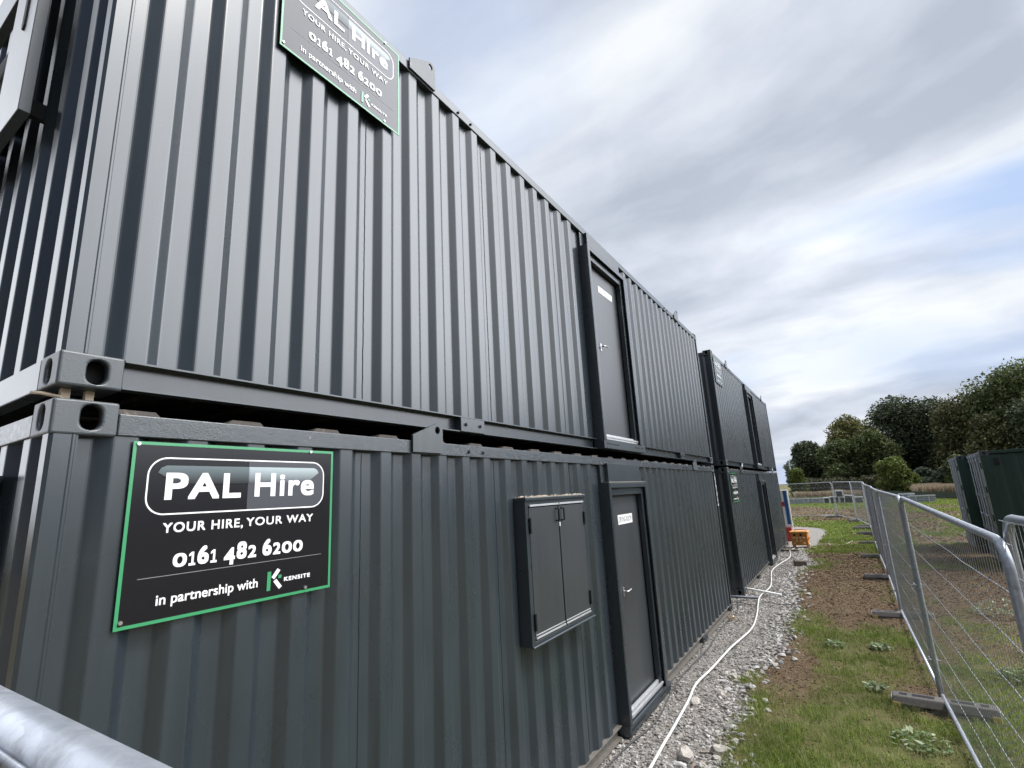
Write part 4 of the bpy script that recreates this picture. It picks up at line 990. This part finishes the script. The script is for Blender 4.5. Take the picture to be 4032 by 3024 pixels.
T(3890, 4130, 90, 10.1, .5, 'mid', 'tallest green tree at the right edge of the picture', 11, n=20000, k=26)
T(3760, 3950, 88, 6.4, .3, 'brown', 'low brownish tree behind the dark green containers', 12, n=12000)
T(3930, 4120, 86, 7.2, .3, 'dark', 'dark lower tree under the tallest one', 13, n=14000)
T(3408, 3540, 78, 3.75, .2, 'bright', 'bright green bush behind the fence line', 14, n=12000, leaf=.16, name='bush', cat='bush')
T(3030, 3140, 84, 3.3, .1, 'bright', 'yellowish willow bush beside the container end', 15, n=9000, leaf=.17, name='bush', cat='bush')
T(3500, 3640, 84, 2.75, .0, 'shrub', 'grey-green scrub right of the bright bush', 17, n=9000, leaf=.16, name='bush', cat='bush', d=4)
T(3600, 3760, 82, 2.9, .0, 'shrub', 'grey-green scrub left of the dark green containers', 18, n=9000, leaf=.16, name='bush', cat='bush', d=4)
T(3660, 3760, 80, 3.6, .2, 'mid', 'rounded shrub at the left of the dark green containers', 19, n=6000, leaf=.16, name='bush', cat='bush')
# hedge and dry reeds (stuff)
def band(name, u0, u1, yy, h, mat, n, leaf, label, depth=3, blade=False):
    x = rng.uniform(X_at(u0, yy), X_at(u1, yy), n); y = yy + rng.uniform(-depth / 2, depth / 2, n)
    hh = h * (.65 + .7 * fbm(x, y, 1.6, 81, 3))
    if blade: return blades(x, y, hh, np.full(n, leaf), name, mat, .35, kind='stuff', label=label)
    z = hh * rng.random(n) ** .8; c = np.stack([x, y, z], -1); t = rng.normal(size=(n, 3)); t /= np.linalg.norm(t, axis=1)[:, None]; u = np.cross(t, rng.normal(size=(n, 3))); u /= np.linalg.norm(u, axis=1)[:, None]
    V = np.stack([c - t * leaf, c + u * leaf * .6, c + t * leaf, c - u * leaf * .6], 1).reshape(-1, 3)
    return np_mesh(name, V, np.arange(n)[:, None] * 4 + np.arange(4)[None], mat, kind='stuff', label=label)
band('hedge', 2960, 3800, 90, 2.4, TM['hedge'], 30000, .17, 'dark tangled hedge below the trees', 5)
band('dry_reeds', 3520, 4200, 72, 1.35, TM['reed'], 16000, .06, 'band of tan dry reeds before the scrub', 5, True)
band('pale_weeds', 2980, 3420, 80, .9, TM['reed'], 4000, .07, 'pale dead weeds at the foot of the hedge', 3, True)
band('rough_grass', 2980, 4200, 70, .35, TM['bright'], 14000, .06, 'rough green verge grass across the field', 8, True)
# the wood goes on to the right, seen as the dark band mirrored in the glossy walls
n = 42000; az = R(18) + R(100) * rng.random(n); ra_ = 84 + rng.normal(0, 3, n); xx = 2 + ra_ * np.sin(az); yy_ = ra_ * np.cos(az)
hh = 11 * (.6 + .7 * fbm(xx, yy_, 9, 201, 3)); zz_ = hh * rng.random(n); c = np.stack([xx, yy_, zz_], -1); t = rng.normal(size=(n, 3)); t /= np.linalg.norm(t, axis=1)[:, None]; u = np.cross(t, rng.normal(size=(n, 3))); u /= np.linalg.norm(u, axis=1)[:, None]
V = np.stack([c - t * .55, c + u * .4, c + t * .55, c - u * .4], 1).reshape(-1, 3)
np_mesh('woodland', V, np.arange(n)[:, None] * 4 + np.arange(4)[None], TM['mid'], kind='stuff', label='dark wood closing the field on the right')
# utility pole far left
pl_ = empty('utility_pole', (float(X_at(3082, 120)), 120, 0), label='thin pale pole standing in front of the distant tree', cat='pole')
MB().tube([(0, 0, 0), (.0, 0, 6.2)], [.11, .08], 8).build('shaft', M['hose'], pl_)
MB().box(-.4, .4, -.04, .04, 5.6, 5.7).build('cross_arm', M['hose'], pl_)
# silt netting
sf = empty('netting_fence', label='low dark netting fence before the dry reeds', cat='netting')
pts = [(3.5, 84), (7.0, 72), (8.8, 64), (11.5, 58), (16, 52), (24, 46)]
pp = smooth_path([(x, y, 0) for x, y in pts], 5); mb = MB()
for i in range(len(pp) - 1):
    a, c = pp[i], pp[i + 1]; h1 = .62 + .06 * math.sin(i * 1.7); h2 = .62 + .06 * math.sin((i + 1) * 1.7)
    mb.add([(a.x, a.y, 0), (c.x, c.y, 0), (c.x, c.y, h2), (a.x, a.y, h1), (a.x, a.y + .02, 0), (c.x, c.y + .02, 0), (c.x, c.y + .02, h2), (a.x, a.y + .02, h1)], [(0, 1, 2, 3), (4, 7, 6, 5), (3, 2, 6, 7)])
mb.build('netting', M['silt'], sf)
for i in range(0, len(pp), 2):
    MB().tube([(pp[i].x, pp[i].y - .04, 0), (pp[i].x, pp[i].y - .04, .95)], .025, 6).build('stake', M['timber'], sf)

# ------------------------------------------------------------------ camera
cam = bpy.data.cameras.new('cam'); co_ = bpy.data.objects.new('camera', cam); COL.objects.link(co_)
co_.location = (2.0723, -.5458, 2.2132); co_.rotation_euler = (1.79025886, .0509366284, .573784596)
cam.lens = 17.781; cam.sensor_width = 36; cam.sensor_fit = 'HORIZONTAL'; cam.clip_start = .02; cam.clip_end = 3000
scn.camera = co_

# ------------------------------------------------------------------ light
AZ, EL = 76, 58      # sun behind thin cloud, azimuth from +Y towards +X
sd = Vector((math.sin(R(AZ)) * math.cos(R(EL)), math.cos(R(AZ)) * math.cos(R(EL)), math.sin(R(EL))))
sun = bpy.data.lights.new('sun', 'SUN'); sun.energy = 2.6; sun.angle = R(14); sun.color = (1, .95, .88)
so = bpy.data.objects.new('sun', sun); COL.objects.link(so); so.rotation_euler = (-sd).to_track_quat('-Z', 'Y').to_euler()
w = bpy.data.worlds.new('World'); scn.world = w; w.use_nodes = True; nt = w.node_tree
for n_ in list(nt.nodes): nt.nodes.remove(n_)
SEED1, SEED2 = 21.3, 17.2
out = nd(nt, 'ShaderNodeOutputWorld'); bg = nd(nt, 'ShaderNodeBackground'); bg.inputs[1].default_value = .1
sky = nd(nt, 'ShaderNodeTexSky'); sky.sky_type = 'NISHITA'; sky.sun_disc = False; sky.sun_elevation = R(EL); sky.sun_rotation = R(AZ)
tc = nd(nt, 'ShaderNodeTexCoord').outputs['Generated']
sp = nd(nt, 'ShaderNodeSeparateXYZ'); lnk(nt, tc, sp.inputs[0])
def mth(op, a, b_=None, clamp=False):
    n_ = nd(nt, 'ShaderNodeMath'); n_.operation = op; n_.use_clamp = clamp
    for i, v in enumerate((a, b_)):
        if v is None: continue
        if hasattr(v, 'is_output'): lnk(nt, v, n_.inputs[i])
        else: n_.inputs[i].default_value = v
    return n_.outputs[0]
zc = mth('ADD', mth('MAXIMUM', sp.outputs[2], 0.0), .30)
cb = nd(nt, 'ShaderNodeCombineXYZ'); lnk(nt, mth('DIVIDE', sp.outputs[0], zc), cb.inputs[0]); lnk(nt, mth('DIVIDE', sp.outputs[1], zc), cb.inputs[1])
rotd = mapping(nt, cb.outputs[0], rot=(0, 0, R(6)))
P1 = mapping(nt, rotd, (.55, 1.0, 1), (SEED1, 7.7, 0))
c1 = noise_tex(nt, P1, 1.5, 5, .42, .5)
P2 = mapping(nt, rotd, (.45, 1.15, 1), (SEED2, 2.3, 0))
c2 = noise_tex(nt, P2, 1.9, 6, .50, .5)
c3 = noise_tex(nt, mapping(nt, cb.outputs[0], (1, 1.3, 1)), 5.5, 5, .55, .3)
c2m = mth('ADD', c2.outputs[0], mth('MULTIPLY', mth('ADD', c3.outputs[0], -.5), .22))
cov = ramp(nt, c1.outputs[0], [(.32, .15), (.50, 1.)]).outputs[0]
cloud = ramp(nt, c2m, [(.33, (4.2, 4.65, 5.5)), (.46, (5.7, 6.15, 7.0)), (.62, (7.9, 8.2, 8.6))]).outputs[0]
blue = mixc(nt, .75, sky.outputs[0], (4.4, 5.9, 8.9))
col = mixc(nt, cov, blue, cloud)
# unseen sky behind the photographer (-Y side) darkened to deepen the rib slopes
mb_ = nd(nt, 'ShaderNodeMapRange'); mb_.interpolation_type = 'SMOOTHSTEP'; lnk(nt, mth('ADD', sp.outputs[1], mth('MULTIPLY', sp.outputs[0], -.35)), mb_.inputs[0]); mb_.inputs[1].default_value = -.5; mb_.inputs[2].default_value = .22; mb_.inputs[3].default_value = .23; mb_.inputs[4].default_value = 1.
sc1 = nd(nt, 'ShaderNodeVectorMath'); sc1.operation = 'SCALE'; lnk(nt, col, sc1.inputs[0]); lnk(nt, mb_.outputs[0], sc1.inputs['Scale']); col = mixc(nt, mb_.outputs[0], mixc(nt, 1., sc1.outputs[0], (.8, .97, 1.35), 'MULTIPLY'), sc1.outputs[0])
# added sky glows: far horizon, plus unseen ones right and left that brighten the walls
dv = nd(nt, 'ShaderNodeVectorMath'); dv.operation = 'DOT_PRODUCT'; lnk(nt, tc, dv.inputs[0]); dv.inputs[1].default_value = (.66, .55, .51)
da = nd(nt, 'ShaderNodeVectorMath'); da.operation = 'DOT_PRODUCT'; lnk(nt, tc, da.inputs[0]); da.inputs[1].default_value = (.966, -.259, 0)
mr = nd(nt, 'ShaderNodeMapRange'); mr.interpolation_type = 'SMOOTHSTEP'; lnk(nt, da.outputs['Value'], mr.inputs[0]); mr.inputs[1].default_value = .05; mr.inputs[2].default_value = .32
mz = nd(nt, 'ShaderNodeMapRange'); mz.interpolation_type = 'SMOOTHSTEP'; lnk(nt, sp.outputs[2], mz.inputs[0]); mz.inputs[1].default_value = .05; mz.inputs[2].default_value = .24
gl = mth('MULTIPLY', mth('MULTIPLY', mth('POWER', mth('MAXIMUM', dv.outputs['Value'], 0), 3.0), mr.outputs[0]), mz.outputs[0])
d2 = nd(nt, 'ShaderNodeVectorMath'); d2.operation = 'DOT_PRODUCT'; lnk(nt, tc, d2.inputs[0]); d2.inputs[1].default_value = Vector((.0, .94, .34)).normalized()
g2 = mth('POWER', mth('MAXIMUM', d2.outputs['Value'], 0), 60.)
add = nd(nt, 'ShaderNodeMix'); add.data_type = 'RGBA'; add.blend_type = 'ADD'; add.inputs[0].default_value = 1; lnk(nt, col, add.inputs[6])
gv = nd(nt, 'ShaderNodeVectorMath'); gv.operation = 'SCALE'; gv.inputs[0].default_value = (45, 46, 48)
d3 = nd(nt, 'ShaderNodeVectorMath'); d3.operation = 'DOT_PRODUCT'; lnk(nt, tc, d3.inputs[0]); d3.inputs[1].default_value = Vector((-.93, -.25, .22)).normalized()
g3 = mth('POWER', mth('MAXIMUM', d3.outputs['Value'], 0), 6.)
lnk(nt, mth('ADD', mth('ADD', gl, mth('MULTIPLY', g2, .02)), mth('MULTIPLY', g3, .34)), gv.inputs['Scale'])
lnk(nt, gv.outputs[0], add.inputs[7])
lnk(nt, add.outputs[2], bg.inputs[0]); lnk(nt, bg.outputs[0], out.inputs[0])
scn.view_settings.view_transform = 'Standard'; scn.view_settings.look = 'None'; scn.view_settings.exposure = .25; scn.view_settings.gamma = 1
scn.cycles.max_bounces = 6; scn.cycles.diffuse_bounces = 3; scn.cycles.transparent_max_bounces = 4
